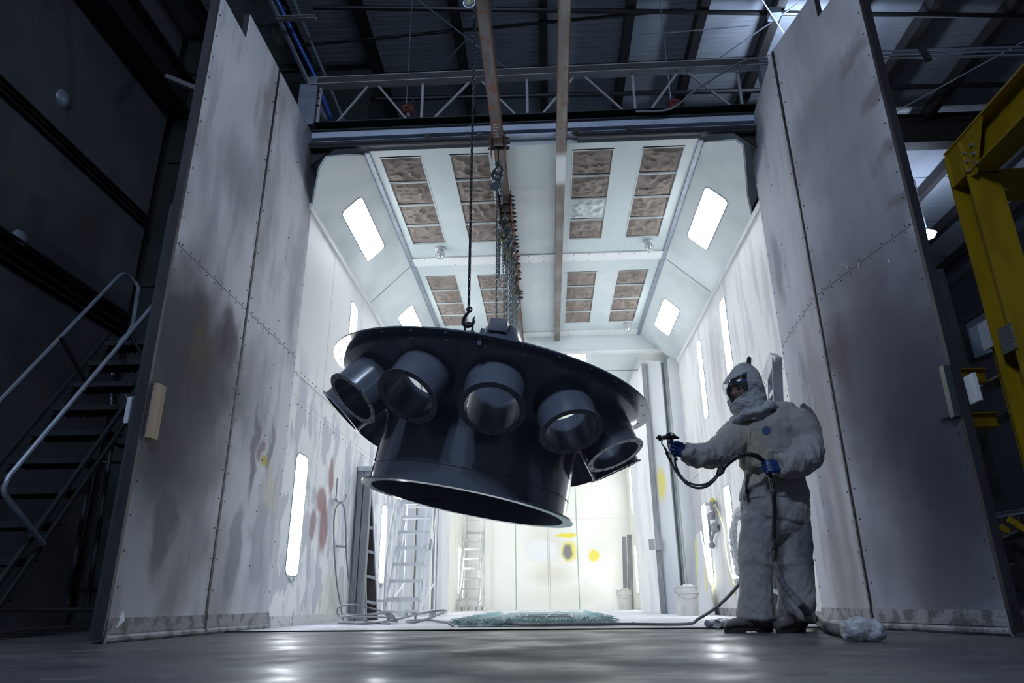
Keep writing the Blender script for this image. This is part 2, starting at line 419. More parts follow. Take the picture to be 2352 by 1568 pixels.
m_concrete = mat('tilt_up_concrete', (.085, .088, .10), .7, var=[(1.0, (1, 1, 1), (.05, .052, .06), .8, .4, .65), (3, (1, 1, .6), (.10, .065, .045), .35, .62, .72)], bump=(25, .15))
m_darksteel = mat('painted_dark_steel', (.028, .030, .035), .5, .3)
m_teal = mat('column_green_grey', (.050, .062, .066), .45, .2, var=[(3, (1, 1, .4), (.035, .043, .047), .6, .4, .6)])
m_roof = mat('roof_insulation_sheet', (.30, .32, .36), .45, var=[(1.2, (1, .3, 1), (.22, .24, .28), .6, .4, .65)], bump=(3.0, .5, (.4, 5, 1), .03))
m_purlin = mat('purlin_dark', (.035, .032, .033), .5, .3)
m_pipe = mat('pipe_black', (.02, .02, .022), .4, .3)
m_blue = mat('blue_pipe', (.01, .06, .32), .3)
m_yellow = mat('yellow_gantry_paint', (.36, .24, .006), .42, var=[(3, (1, 1, .4), (.22, .145, .005), .6, .45, .65)], bump=(20, .05))
m_red = mat('red_coupling', (.26, .05, .035), .55, var=[(20, (1, 1, 1), (.12, .03, .03), .7, .4, .6)])
m_alu = mat('painted_aluminium', (.58, .60, .62), .42, .3, var=[(10, (1, 1, .3), (.40, .42, .45), .6, .45, .62)])
m_alud = mat('overspray_grey_ladder', (.24, .25, .27), .5, .2, var=[(10, (1, 1, .3), (.34, .35, .37), .6, .45, .62)])
m_hose = mat('grey_air_hose', (.22, .23, .25), .5)
m_hosed = mat('dark_fluid_hose', (.035, .038, .045), .4, var=[(25, (1, 1, 1), (.13, .13, .14), .7, .5, .62)])
m_tape = mat('taped_hose_cover', (.012, .012, .016), .35, var=[(14, (1, 1, 1), (.10, .10, .11), .8, .60, .66)], bump=(50, .5))
m_sleeve = mat('grey_hose_sleeve', (.13, .13, .145), .6, var=[(20, (1, 1, 1), (.22, .22, .23), .7, .5, .65)], bump=(60, .5))
m_plastic = mat('crumpled_plastic_wrap', (.55, .56, .58), .3, var=[(30, (1, 1, 1), (.30, .31, .33), .8, .5, .6)], bump=(30, .8))
m_wood = mat('pine_block', (.42, .32, .22), .7, var=[(12, (1, 1, .12), (.30, .22, .15), .7, .45, .6)], bump=(50, .2, (1, 1, .1)))
m_signw = mat('white_plate', (.50, .53, .58), .5)
m_suit = mat('dirty_white_coverall', (.31, .305, .295), .8,
             var=[(4, (1, 1, 1), (.32, .32, .32), .6, .42, .68), (28, (1, 1, 1), (.27, .25, .22), .45, .56, .7)],
             spots=[((1.45, 4.8, 1.15), (.09, BIG, .26), (.42, .38, .22), .4, .6), ((1.78, 4.9, .52), (.13, BIG, .17), (.10, .11, .14), .8, .6),
                    ((1.42, 4.9, .75), (.12, BIG, .2), (.22, .22, .25), .5, .6)],
             bump=(17, .9, (1, 1, .55), .022), warp=.05)
m_hood = mat('hood_fabric', (.40, .41, .42), .75, var=[(9, (1, 1, 1), (.26, .27, .29), .7, .42, .66)], bump=(26, .9, (1, 1, 1.6), .02))
m_emblem = mat('round_blue_emblem', (.045, .085, .20), .6, var=[(70, (1, 1, .6), (.09, .13, .24), .7, .5, .6)])
m_glove = mat('blue_nitrile_glove', (.009, .032, .135), .35, bump=(60, .3, (1, 1, 1), .004))
m_skin = mat('skin', (.30, .165, .115), .5)
m_band = mat('blue_head_harness', (.03, .14, .26), .5)
m_hair = mat('dark_hair', (.02, .016, .014), .7)
m_eye = mat('eye_dark', (.02, .015, .012), .2)
m_lips = mat('lips', (.22, .09, .075), .5)
m_belt = mat('black_belt', (.03, .03, .034), .5)
m_boot = mat('scuffed_leather_boot', (.085, .08, .078), .6, var=[(14, (1, 1, 1), (.14, .13, .12), .7, .5, .66)], bump=(40, .4))
m_sole = mat('black_sole', (.018, .018, .018), .7)
m_gun = mat('spray_gun_black', (.02, .02, .024), .3, .4)
m_mat = mat('teal_floor_filter', (.30, .44, .45), .8, var=[(10, (1, 1, 1), (.44, .50, .52), .8, .45, .6), (3, (1, 1, 1), (.36, .38, .42), .6, .45, .6)], bump=(60, .8))
m_bucket = mat('white_pail', (.62, .62, .60), .45, var=[(10, (1, 1, .4), (.45, .45, .44), .6, .45, .65)])
m_corr = mat('corrugated_metal', (.10, .11, .13), .5, .3)
m_visor = bpy.data.materials.new('clear_visor'); m_visor.use_nodes = True
nt = m_visor.node_tree; nt.nodes.clear()
o_ = nt.nodes.new('ShaderNodeOutputMaterial'); mx = nt.nodes.new('ShaderNodeMixShader'); tr = nt.nodes.new('ShaderNodeBsdfTransparent'); gl = nt.nodes.new('ShaderNodeBsdfGlossy')
tr.inputs[0].default_value = (.78, .80, .82, 1); gl.inputs['Roughness'].default_value = .15; mx.inputs[0].default_value = .12
nt.links.new(tr.outputs[0], mx.inputs[1]); nt.links.new(gl.outputs[0], mx.inputs[2]); nt.links.new(mx.outputs[0], o_.inputs[0])

XL, XR = -2.55, 2.45
ZW, ZC = 4.32, 4.96
CXL, CXR = -1.92, 1.77
Y0, Y1, Y2 = 6.45, 12.35, 22.0
# ================================================================== SETTING: floors, booth shell
b = B(); b.box((-9, -6, -.12), (12, 27, 0)); b.obj('floor', m_floor, kind='structure')
b = B(); b.box((XL - .1, 5.86, -.02), (XR + .1, Y2, .006)); b.obj('floor_booth', m_bfloor, kind='structure')
b = B(); b.box((XL - .05, 5.78, -.02), (XR + .05, 5.862, .009)); b.obj('trim_threshold', m_galvdark, kind='structure')

def seams_y(x, s): return None
# walls of the booth (real sheet thickness), first bay and far bay
b = B(); b.box((XL - .12, Y0, 0), (XL, Y1 + .2, ZW)); b.obj('wall_left', m_bleft, kind='structure')
b = B(); b.box((XR, Y0, 0), (XR + .12, Y1 + .2, ZW)); b.obj('wall_right', m_bright, kind='structure')
b = B(); b.box((XL - .1, Y2, 0), (XR + .1, Y2 + .12, 5.0)); b.obj('wall_back', m_back, kind='structure')
m_farwall = mat('far_bay_wall_paint', (.78, .79, .74), .5, var=[(1.2, (1, 3, .6), (.62, .63, .60), .6, .5, .65)])
b = B(); b.box((XL - .12, Y1 + .2, 0), (XL, Y2, 4.7)); b.obj('wall_far_left', m_farwall, kind='structure')
b = B(); b.box((XR, Y1 + .2, 0), (XR + .12, Y2, 4.7)); b.obj('wall_far_right', m_farwall, kind='structure')
# 45 degree slopes
nL = (V((CXL, 0, ZC)) - V((XL, 0, ZW)))
for nm, xa, xb in (('ceiling_slope_left', XL, CXL), ('ceiling_slope_right', XR, CXR)):
    b = B(); sg = -1 if xa < 0 else 1
    front = [(xa, 6.67, ZW), (-2.52, 6.58, 0), (-2.33, 6.19, 0), (-2.24, 6.12, 0), (-2.08, 6.33, 0), (xb, 6.56, ZC)] if sg < 0 else [(xa, 7.2, ZW), (2.32, 6.88, 0), (2.18, 6.39, 0), (2.12, 6.2, 0), (2.04, 6.2, 0), (1.93, 6.36, 0), (xb, 6.57, ZC)]
    front = [(x, y, z or ZW + (ZC - ZW) * (x - xa) / (xb - xa)) for x, y, z in front]
    b.plate(front + [(xb, Y1, ZC), (xa, Y1, ZW)], (sg * .02, 0, .02))
    b.obj(nm, m_slope, kind='structure')
# flat ceiling: strips between the filter banks plus a lid above
cols = [(-1.80, -1.335), (-1.005, -.56), (.385, .84), (1.165, 1.625)]
banks = [(6.58, 8.62), (9.66, 11.74)]
b = B()
xs = [CXL] + [v for c in cols for v in c] + [CXR]
for k in range(0, len(xs), 2): b.box((xs[k], Y0, ZC - .03), (xs[k + 1], Y1, ZC + .02))
for c in cols:
    for ya, yb in ((Y0, banks[0][0]), (banks[0][1], banks[1][0]), (banks[1][1], Y1)): b.box((c[0], ya, ZC - .03), (c[1], yb, ZC + .02))
b.box((XL - .3, Y0, ZC + .02), (XR + .3, Y1, ZC + .06))
b.obj('ceiling', m_ceil, kind='structure')
# ridge trims and seams
n = 0
def trim(bb, m_, **k):
    global n; n += 1
    return bb.obj('trim_%d' % n, m_, kind='structure', **k)
for xa, s in ((CXL, 1), (CXR, -1)):
    b = B(); b.box((xa - .02, Y0, ZC - .055), (xa + .03 * 1, Y1, ZC - .03)); trim(b, m_galv)
for xa, s in ((XL, 1), (XR, -1)):
    b = B(); b.box((xa, Y0 + .1, ZW - .05), (xa + s * .03, Y1, ZW + .03)); trim(b, m_white)
# seams across the slopes
for sg, xa, xb in ((-1, XL, CXL), (1, XR, CXR)):
    for y in (9.26,):
        b = B(); d = V((xb - xa, 0, ZC - ZW)).normalized(); nn = V((-sg * .7, 0, -.7)) * .004
        b.plate([V((xa, y, ZW)) + nn, V((xb, y, ZC)) + nn, V((xb, y + .012, ZC)) + nn, V((xa, y + .012, ZW)) + nn], -nn * .8); trim(b, m_frame)
# white riveted ribs across the flat ceiling
for k, (y, zz) in enumerate(((9.02, .08), (Y1 - .25, .08))):
    b = B(); b.box((CXL + .02, y, ZC - .05), (CXR - .02, y + .24, ZC - .032)); rb = trim(b, m_white)
    b = B(); rivets(b, lin((CXL + .1, y + .03, ZC - .05), (CXR - .1, y + .03, ZC - .05), 16) + lin((CXL + .1, y + .21, ZC - .05), (CXR - .1, y + .21, ZC - .05), 16), (0, 0, -1), .007, .006)
    b.obj('rivets', m_rivet, rb)
# drop header at the end of the first bay, far-bay ceiling behind
zh = ony(1400, 806, Y1).z
b = B(); b.box((XL, Y1, zh), (XR, Y1 + .08, ZC + .05)); b.obj('wall_drop_header', m_slope, kind='structure')
b = B(); b.box((XL, Y1 - .03, zh - .02), (XR, Y1 + .1, zh + .01)); trim(b, m_white)
b = B(); b.box((XL, Y1 + .08, 4.62), (XR, Y2 + .1, 4.68)); b.obj('ceiling_far', m_ceil, kind='structure')
b = B()
for y in (13.6, 14.9, 16.2, 17.5, 18.8): b.box((XL, y, 4.612), (XR, y + .015, 4.621))
trim(b, m_frame)
# ledge flashings with rivets on the booth walls, and base scuffs
for X, s, mm in ((XL, 1, m_white), (XR, -1, m_white)):
    b = B(); b.box((X, 6.7, 2.425), (X + s * .012, Y1, 2.445)); tr_ = trim(b, mm)
    b = B(); rivets(b, lin((X + s * .001, 6.75, 2.13), (X + s * .001, Y1, 2.13), 44) + lin((X + s * .001, 6.75, 2.47), (X + s * .001, Y1, 2.47), 44), (s, 0, 0), .008, .005)
    b.obj('rivets', m_rivet, tr_)
    b = B(); b.box((X, 6.66, .0), (X + s * .02, Y1, .10)); b.obj('baseboard_left' if s > 0 else 'baseboard_right', m_doorfoot if s < 0 else mat('chipped_base_paint', (.62, .62, .62), .6, var=[(25, (1, 1, 1), (.12, .13, .12), .8, .60, .66)]), kind='structure')

# ------------------------------------------------------------------ lit light windows
def rrect(u0, u1, v0, v1, r, n=6):
    out = []
    for cx, cy, a in ((u1 - r, v0 + r, -PI / 2), (u1 - r, v1 - r, 0), (u0 + r, v1 - r, PI / 2), (u0 + r, v0 + r, PI)):
        for k in range(n + 1):
            t = a + PI / 2 * k / n; out.append((cx + r * math.cos(t), cy + r * math.sin(t)))
    return out
wn = 0
def light_window(f, nrm, u0, u1, v0, v1, r=.07, m_=m_pane, knob=False):
    """f maps (u, v) on the wall; nrm points into the booth"""
    global wn; wn += 1; nrm = V(nrm).normalized()
    b = B(); o1 = rrect(u0 - .012, u1 + .012, v0 - .012, v1 + .012, r + .012); i1 = rrect(u0, u1, v0, v1, r)
    A = [b.bm.verts.new(f(*p) + nrm * .001) for p in o1]; A2 = [b.bm.verts.new(f(*p) + nrm * .008) for p in o1]
    I2 = [b.bm.verts.new(f(*p) + nrm * .008) for p in i1]; I = [b.bm.verts.new(f(*p) + nrm * .001) for p in i1]
    k = len(A)
    for P_, Q in ((A, A2), (A2, I2), (I2, I)):
        for j in range(k): b.bm.faces.new((P_[j], P_[(j + 1) % k], Q[(j + 1) % k], Q[j]))
    w_ = b.obj('window_%d' % wn, m_frame, kind='structure')
    b = B(); b.plate([f(*p) + nrm * .003 for p in i1], nrm * .002); b.obj('pane', m_, w_)
    if knob:
        b = B(); b.tube([f((u0 + u1) / 2 + .07 * math.cos(t), v0 - .02 - .045 * math.sin(t)) + nrm * .012 for t in np.linspace(0, PI, 9)], .006, 6)
        b.obj('drip_cup', m_frame, w_)
    return w_
fL = lambda u, v: V((XL, u, v)); fR = lambda u, v: V((XR, u, v))
dL = V((CXL - XL, 0, ZC - ZW)).normalized(); fSL = lambda u, v: V((XL, u, ZW)) + dL * v; nSL = dL.cross(V((0, 1, 0)));
if nSL.x < 0: nSL = -nSL
dR = V((CXR - XR, 0, ZC - ZW)).normalized(); fSR = lambda u, v: V((XR, u, ZW)) + dR * v; nSR = dR.cross(V((0, 1, 0)));
if nSR.x > 0: nSR = -nSR
for u0, u1 in ((7.06, 8.32), (10.28, 11.5)):
    light_window(fSL, nSL, u0, u1, .29, .60, .06)
    light_window(fSR, nSR, u0 + .1, u1 + .05, .35, .67, .06)
for (u0, u1, v0, v1) in ((6.94, 7.29, .47, 1.66), (10.79, 11.15, .50, 1.64)): light_window(fL, (1, 0, 0), u0, u1, v0, v1, .08, knob=True)
for (u0, u1) in ((8.39, 8.72), (10.0, 10.33)): light_window(fL, (1, 0, 0), u0, u1, 2.8, 4.0, .08)
for (u0, u1, v0, v1) in ((9.62, 9.97, .47, 1.67), (11.15, 11.52, .46, 1.63)): light_window(fR, (-1, 0, 0), u0, u1, v0, v1, .06, knob=True)
for (u0, u1) in ((8.72, 9.02), (10.34, 10.62)): light_window(fR, (-1, 0, 0), u0, u1, 2.80, 4.05, .08)
# far bay windows
for v0, v1 in ((.45, 1.7), (2.6, 3.9)):
    for u0 in (14.2, 17.3, 20.3):
        light_window(fL, (1, 0, 0), u0, u0 + .42, v0, v1, .08, m_pane2)
        light_window(fR, (-1, 0, 0), u0 + .35, u0 + .77, v0, v1, .08, m_pane2)
fC = lambda u, v: V((u, v, 4.612))
for u0, v0 in ((-1.6, 12.9), (.38, 12.5), (-1.6, 17), (.9, 17)): light_window(fC, (0, 0, -1), u0, u0 + .42, v0, v0 + 1.3, .06, m_pane2)

# ------------------------------------------------------------------ ceiling filters
def fpad(x0, x1, y0, y1, m_, seed, parent=None):
    b = B(); n_ = 26; g = []
    cx, cy = (x0 + x1) / 2, (y0 + y1) / 2
    for i in range(n_ + 1):
        row = []
        for j in range(n_ + 1):
            x = x0 + (x1 - x0) * i / n_; y = y0 + (y1 - y0) * j / n_
            e = min(i, n_ - i, j, n_ - j) / n_
            p = V((x * 3.2, y * 3.2, seed * 3.7))
            q = noise.noise(p); q2 = 1 - abs(noise.noise(V((x * 6, y * 9, seed * 5.1)))) * 2
            z = -.012 * q + .028 * max(0, q2 - .55) * 2 + .010 * noise.noise(V((x * 20, y * 20, seed)))
            for dx, dy in ((-.07, -.09), (.07, -.09), (-.07, .09), (.07, .09)):
                d = ((x - cx - dx) ** 2 + (y - cy - dy) ** 2) / .0011
                z -= -.018 * math.exp(-d)
            row.append(b.bm.verts.new((x, y, ZC - .012 - .03 * min(1, e * 6) * .5 - z * min(1, e * 8))))
        g.append(row)
    for i in range(n_):
        for j in range(n_): b.bm.faces.new((g[i][j], g[i + 1][j], g[i + 1][j + 1], g[i][j + 1]))
    o = b.obj('ceiling_filter', m_, smooth=True)
    return o
cname = ['outer left', 'inner left', 'inner right', 'outer right']
rname = ['first', 'second', 'third', 'last']
for bi, (ya, yb) in enumerate(banks):
    for ci, (xa, xb) in enumerate(cols):
        for ri in range(4):
            h_ = (yb - ya) / 4; y0_, y1_ = ya + ri * h_ + .02, ya + (ri + 1) * h_ - .02
            pale = (bi == 0 and ci == 2 and ri == 2)
            o = fpad(xa + .006, xb - .006, y0_, y1_, m_filterw if pale else m_filter, bi * 16 + ci * 4 + ri + 1)
            lb = ('pale white felt filter pad, the only clean one on the booth ceiling' if pale else
                  'brown felt filter pad, %s in the %s column of the %s bank' % (rname[ri], cname[ci], ('front', 'rear')[bi]))
            tag(o, lb, 'air filter', 'booth ceiling filters')
        b = B()
        for ri in range(5):
            y = ya + ri * (yb - ya) / 4
            b.box((xa, y - .018, ZC - .03), (xb, y + .018, ZC - .018)); b.box((xa, y - .004, ZC - .036), (xb, y + .004, ZC - .03))
        b.box((xa - .008, ya, ZC - .034), (xa + .006, yb, ZC - .012)); b.box((xb - .006, ya, ZC - .034), (xb + .008, yb, ZC - .012))
        trim(b, m_ceil)
# explosion-proof bulbs on the ceiling
for (px, py, lb) in ((1011, 572, 'clear glass ceiling bulb left of the chains, before the white rib'), (1490, 555, 'clear glass ceiling bulb before the white rib, by the right slope'), (1441, 745, 'clear glass ceiling bulb before the far header, right side')):
    p = onz(px, py, ZC - .05); L_ = thing('ceiling_bulb', lb, 'lamp', (p.x, p.y, ZC - .2))
    b = B(); b.lathe([(.0, 0), (.075, 0), (.075, .03), (.04, .045), (.04, .07)], (p.x, p.y, ZC - .03), (0, 0, -1), 20); b.obj('mount', m_alu, L_, smooth=True)
    b = B(); b.lathe([(.042, .06), (.055, .08), (.058, .11), (.045, .15), (.02, .17), (0, .175)], (p.x, p.y, ZC - .03), (0, 0, -1), 20); g_ = b.obj('glass', m_glass, L_, smooth=True)
    b = B()
    for t in range(6):
        a = t * PI / 3; b.tube([V((p.x + r * math.cos(a), p.y + r * math.sin(a), ZC - .03 - d)) for r, d in ((.045, .06), (.063, .085), (.065, .115), (.05, .155), (.022, .18), (0, .185))], .003, 5)
    b.obj('guard', m_alu, L_)

# ------------------------------------------------------------------ booth doors (bi-fold leaves standing open)
def leaf(num, P0, P1, out, m_, prof, flip, edge_near=True):
    """leaf from P0 (near) to P1 (far), profile z(t); out: outward normal"""
    P0 = V((*P0, 0)); P1 = V((*P1, 0)); out = V((*out, 0)).normalized()
    T = .05
    pts = [P0 + V((0, 0, .03)), P1 + V((0, 0, .03))] + [P0.lerp(P1, t) + V((0, 0, z)) for t, z in prof]
    inn = -out
    b = B(); b.plate([p + out * .002 for p in pts], out * T); d = b.obj('door_%d' % num, m_doorEdge, kind='structure')
    b = B(); b.plate([p + inn * .004 for p in pts], out * .006); b.obj('inner_skin', m_, d)
    # stiles
    L_ = (P1 - P0).normalized(); ln = (P1 - P0).length
    z0 = prof[-1][1]; z1 = prof[0][1]
    b = B(); b.bar(P0 + out * .026 + V((0, 0, .02)) - L_ * .012, P0 + out * .026 + V((0, 0, z0)) - L_ * .012, .03, .062, L_.cross(V((0, 0, 1))) if 0 else out)
    b.obj('edge_stile', m_doorEdge, d)
    # foot strip
    b = B(); b.plate([P0 + inn * .010 + V((0, 0, .05)), P1 + inn * .010 + V((0, 0, .05)), P1 + inn * .010 + V((0, 0, .135)), P0 + inn * .010 + V((0, 0, .135))], out * .006)
    b.tube([P0 + V((0, 0, .022)) - inn * .0, P1 + V((0, 0, .022))], .024, 10)
    b.obj('foot_seal', m_doorfoot, d)
    # rivets: both vertical edges, middle column, double row across the sheet joint, foot
    b = B(); pts = []
    for t in (.035, ln - .035):
        k = t / ln; top = min(z for tt, z in prof) if k < .5 else z1
        pts += lin(P0 + L_ * t + V((0, 0, .2)), P0 + L_ * t + V((0, 0, top - .1)), 22)
    zj = 2.58
    for i in range(9):
        q = P0 + L_ * (.08 + (ln - .16) * i / 8); pts += [q + V((0, 0, zj + .02)), q + V((0, 0, zj - .03))]
    if num in (2, 4): pts += lin(P0.lerp(P1, .55) + V((0, 0, .4)), P0.lerp(P1, .55) + V((0, 0, 4.9)), 20)
    pts += lin(P0 + V((0, 0, .095)), P1 + V((0, 0, .095)), 8)
    rivets(b, [p + inn * .004 for p in pts], inn, .0075, .005)
    b.obj('rivets', m_rivet, d)
    return d
near_prof = [(1, 5.17), (.42, 5.15), (.42, 4.87), (0, 4.87)]
far_prof = [(1, 5.12), (.9, 5.17), (0, 5.17)]
dl1 = leaf(1, (-2.55, 4.19), (-2.55, 5.385), (-1, 0), m_doorL, near_prof, False)
dl2 = leaf(2, (-2.55, 5.425), (-2.55, 6.63), (-1, 0), m_doorL, far_prof, False)
N_, S_, H_ = V((2.52, 4.27)), V((2.285, 5.45)), V((2.37, 6.72))
def outw(a, c):
    d = (V(c) - V(a)).normalized(); return (d.y, -d.x) if d.y > 0 else (-d.y, d.x)
N_ = V((2.52, 4.27)); S1 = V((2.29, 5.43)); S2 = V((2.285, 5.475)); H_ = V((2.385, 6.70))
dr1 = leaf(3, N_, S1, outw(N_, S1), m_doorR, near_prof, True)
dr2 = leaf(4, S2, H_, outw(S2, H_), m_doorR, far_prof, True)
# dark rubber between leaves
b = B(); b.box((-2.60, 5.387, .03), (-2.553, 5.423, 5.15)); b.obj('door_gasket', m_galvdark, dl1)
b = B(); b.box((-2.556, 5.380, .03), (-2.546, 5.388, 5.15)); b.box((-2.556, 5.423, .03), (-2.546, 5.430, 5.15)); b.obj('gasket_lip', m_galv, dl1)
b = B(); b.box((-2.655, 4.21, .02), (-2.61, 4.24, 2.9)); b.obj('rear_flange', m_teal, dl1)
b = B(); b.box((2.285, 5.432, .03), (2.37, 5.474, 5.15)); b.obj('door_gasket', m_rubber, dr1)
# patch plates on the right leaf
def on_leaf(a, c, px, py):
    a, c = V((*a, 0)), V((*c, 0)); d = _ray(px, py); n_ = (c - a).cross(V((0, 0, 1))); t = (a - V((0, 0, CAM_H))).dot(n_) / d.dot(n_); return V((0, 0, CAM_H)) + d * t
q = [on_leaf(N_, S1, *p) for p in ((2152, 868), (2172, 842), (2198, 955), (2170, 962))]
b = B(); b.plate([p - V((.03, 0, 0)) for p in q], (.03, 0, 0)); b.obj('patch_plate', m_doorR, dr1)
b = B(); b.bar(on_leaf(N_, S1, 2176, 840) - V((.02, 0, 0)), on_leaf(N_, S1, 2203, 958) - V((.02, 0, 0)), .05, .04, (1, 0, 0)); b.obj('door_handle', m_teal, dr1)
b = B(); b.bar(on_leaf(N_, S1, 2206, 868) + V((.02, -.06, 0)), on_leaf(N_, S1, 2222, 930) + V((.02, -.06, 0)), .10, .02, (1, 0, 0)); b.obj('latch_plate', m_signw, dr1)
for k, (px, py) in enumerate(((1937, 605), (1946, 612), (1974, 608), (2042, 598))):
    p = on_leaf(N_, S1, px, py) - V((.006, 0, 0)); s_ = .012
    b = B(); b.plate([p + V((0, -s_, -s_)), p + V((0, s_, -s_)), p + V((0, .2 * s_, s_ * 1.3))], (.003, 0, 0)); b.obj('paint_chip', m_signw, dr1)
# torn flap near the foot of the left leaf
p = onx(272, 1425, -2.545)
b = B(); b.plate([p + V((0, -.03, -.05)), p + V((.02, .03, 0)), p + V((0, .03, .06))], (.002, 0, 0)); b.obj('torn_flap', m_white, dl1)
# timber block on the left leaf
p0, p1 = onx(361, 880, -2.53), onx(351, 1010, -2.53)
b = B(); b.box((-2.56, p0.y - .01, p1.z), (-2.51, p0.y + .085, p0.z)); tag(b.obj('wood_block', m_wood, bevel=.003), 'pale pine board standing upright on the left booth door edge', 'board')
# pale plate behind the door edge
q = [onx(*p, -2.66) for p in ((307, 911), (323, 909), (314, 971), (296, 971))]
b = B(); b.plate([V((-2.70, p.y, p.z)) for p in q], (.03, 0, 0)); b.obj('latch_plate', m_signw, dl1)
# chamfer corner gussets at the opening
for s, px in ((-1, (733, 385)), (1, (1706, 335))):
    X = XL if s < 0 else 2.4
    b = B(); b.plate([(X, 6.44, 4.75), (X - s * .28, 6.44, 5.0), (X, 6.44, 5.0)], (0, .02, 0)); trim(b, m_rubber)
for s, x in ((-1, XL - .3), (1, XR)):
    b = B(); b.box((x if s < 0 else x + .13, 6.75, 0), (x + .17 if s < 0 else x + .3, 6.95, 5.3)); b.obj('wall_front_jamb', m_galvdark, kind='structure')

# ------------------------------------------------------------------ header above the opening
xa, xb = -2.62, 2.5
b = B(); b.chan((xa, 6.45, 5.24), (xb, 6.45, 5.24), .16, .12, .012); trim(b, m_galvdark)
b = B(); b.box((xa, 6.40, 5.10), (xb, 6.50, 5.185)); trim(b, m_girder)
b = B(); b.box((xa, 6.47, 5.045), (xb, 6.55, 5.095)); trim(b, m_rubber)
b = B(); b.box((xa, 6.40, 5.005), (xb, 6.46, 5.05)); b.box((xa, 6.36, 5.0), (xb, 6.46, 5.008)); trim(b, m_girder)
for x0, x1 in ((xa, -.48), (.42, xb)):
    b = B(); b.tube([(x0, 6.38, 4.985), (x1, 6.38, 4.985)], .035, 10); b.box((x0, 6.36, 4.94), (x1, 6.40, 4.99)); trim(b, m_rubber)
    b = B(); rivets(b, lin((x0, 6.358, 5.005), (x1, 6.358, 5.005), 10), (0, -1, 0), .008, .006); trim(b, m_bolt)
for px in (983, 1103, 1324, 1448):
    p = ony(px, 322, 6.37); b = B(); b.box((p.x - .03, 6.34, 4.99), (p.x + .03, 6.40, 5.04)); b.cyl((p.x - .05, 6.36, 5.0), (p.x + .05, 6.36, 5.0), .012, n=8); b.box((p.x - .012, 6.33, 5.0), (p.x + .012, 6.345, 5.05)); trim(b, m_bolt)
b = B(); b.box((XL - .3, 6.56, 5.02), (XR + .3, 6.6, 5.3)); b.obj('wall_header', m_galvdark, kind='structure')

# truss above the header
tz0, tz1 = 5.31, 5.86
T_ = thing('roof_truss', 'light grey painted lattice truss spanning above the booth opening', 'truss', (0, 6.42, tz0))
b = B(); b.chan((xa, 6.40, tz1), (xb + .1, 6.40, tz1), .11, .10, .010); b.obj('top_chord', m_truss, T_)
def tx(px): return ony(px, 230, 6.42).x
for px in (735, 970, 1211, 1457, 1703):
    x = tx(px); b = B(); b.bar((x, 6.42, tz0), (x, 6.42, tz1 - .05), .028, .028); b.obj('post', m_truss, T_)
for pa, pb in ((843, 778), (866, 937), (1079, 997), (1105, 1185), (1320, 1244), (1345, 1430), (1563, 1492), (1585, 1678)):
    b = B(); b.bar((tx(pa), 6.42, tz1 - .05), (tx(pb), 6.42, tz0), .022, .022); b.obj('diagonal', m_truss, T_)
b = B(); b.box((xa - .02, 6.36, tz0 - .05), (xa + .09, 6.46, tz1 + .06)); b.box((xa - .12, 6.38, tz0), (xa, 6.44, tz1 - .02)); b.obj('end_plate', m_galv, T_)
for z in (5.55, 5.65, 5.75):
    b = B(); b.cyl((xa + .09, 6.40, z), (xa + .12, 6.40, z), .014, n=6); b.obj('bolt', m_bolt, T_)
b = B(); b.box((xb, 6.36, tz0 - .02), (xb + .1, 6.46, tz1 + .04)); b.obj('end_plate', m_galv, T_)
b = B(); b.tube(curve([ony(1460, 256, 6.3), ony(1540, 250, 6.3), ony(1600, 205, 6.3), ony(1680, 155, 6.3), ony(1718, 137, 6.3), ony(1760, 134, 6.3)], 5), .012, 8); tag(b.obj('flexible_conduit', m_hose), 'grey flexible conduit rising over the truss to the right door', 'cable')
# ================================================================== OVERHEAD CRANE BEAMS, TROLLEYS, CHAINS
BX, BZ = -.425, 4.74
R1 = thing('overhead_rail', 'rusty trolley beam with white stencilled digits, carrying chain trolleys', 'steel beam', (BX, 6, BZ))
b = B(); b.ibeam((BX, 1.2, BZ + .1), (BX, 12.25, BZ + .1), .10, .20, .012); b.obj('beam', m_rust, R1)
b = B(); b.box((BX + .046, 1.2, BZ - .002), (BX + .056, 12.25, BZ + .016)); b.box((BX - .056, 1.2, BZ - .002), (BX - .049, 7.0, BZ + .014)); b.obj('rusty_edge', m_rustedge, R1)
bm_ = text_bm('84774', .075, .0)
q0 = onz(1139, 326, BZ); q1 = onz(1132, 272, BZ)
M_ = Matrix(((0, -1, 0, BX - .004), (-1, 0, 0, (q0.y + q1.y) / 2), (0, 0, -1, BZ - .002), (0, 0, 0, 1)))
bm_.transform(M_); b = B(); b.bm.free(); b.bm = bm_; b.obj('stencil_digits', m_signw, R1, rec=False)
RX, RZ = .245, 4.80
R2 = thing('overhead_rail', 'plain brown steel beam right of the chains, without trolleys', 'steel beam', (RX, 6, RZ))
b = B(); b.ibeam((RX, 1.2, RZ + .07), (RX, 12.3, RZ + .07), .105, .14, .012)
b.obj('beam', mat('brown_worn_beam', (.17, .15, .14), .42, .5, var=[(4, (1, .5, 1), (.26, .25, .25), .7, .45, .6), (14, (1, .4, 1), (.16, .08, .045), .6, .55, .65)],
                 spots=[((RX, 6.75, RZ), (BIG, .28, BIG), (.62, .64, .65), .95, .3)], warp=.03), R2)
b = B(); b.box((RX + .048, 1.2, RZ - .002), (RX + .058, 6.4, RZ + .014)); b.box((RX - .058, 1.2, RZ - .002), (RX - .05, 6.0, RZ + .014)); b.obj('rusty_edge', m_rustedge, R2)

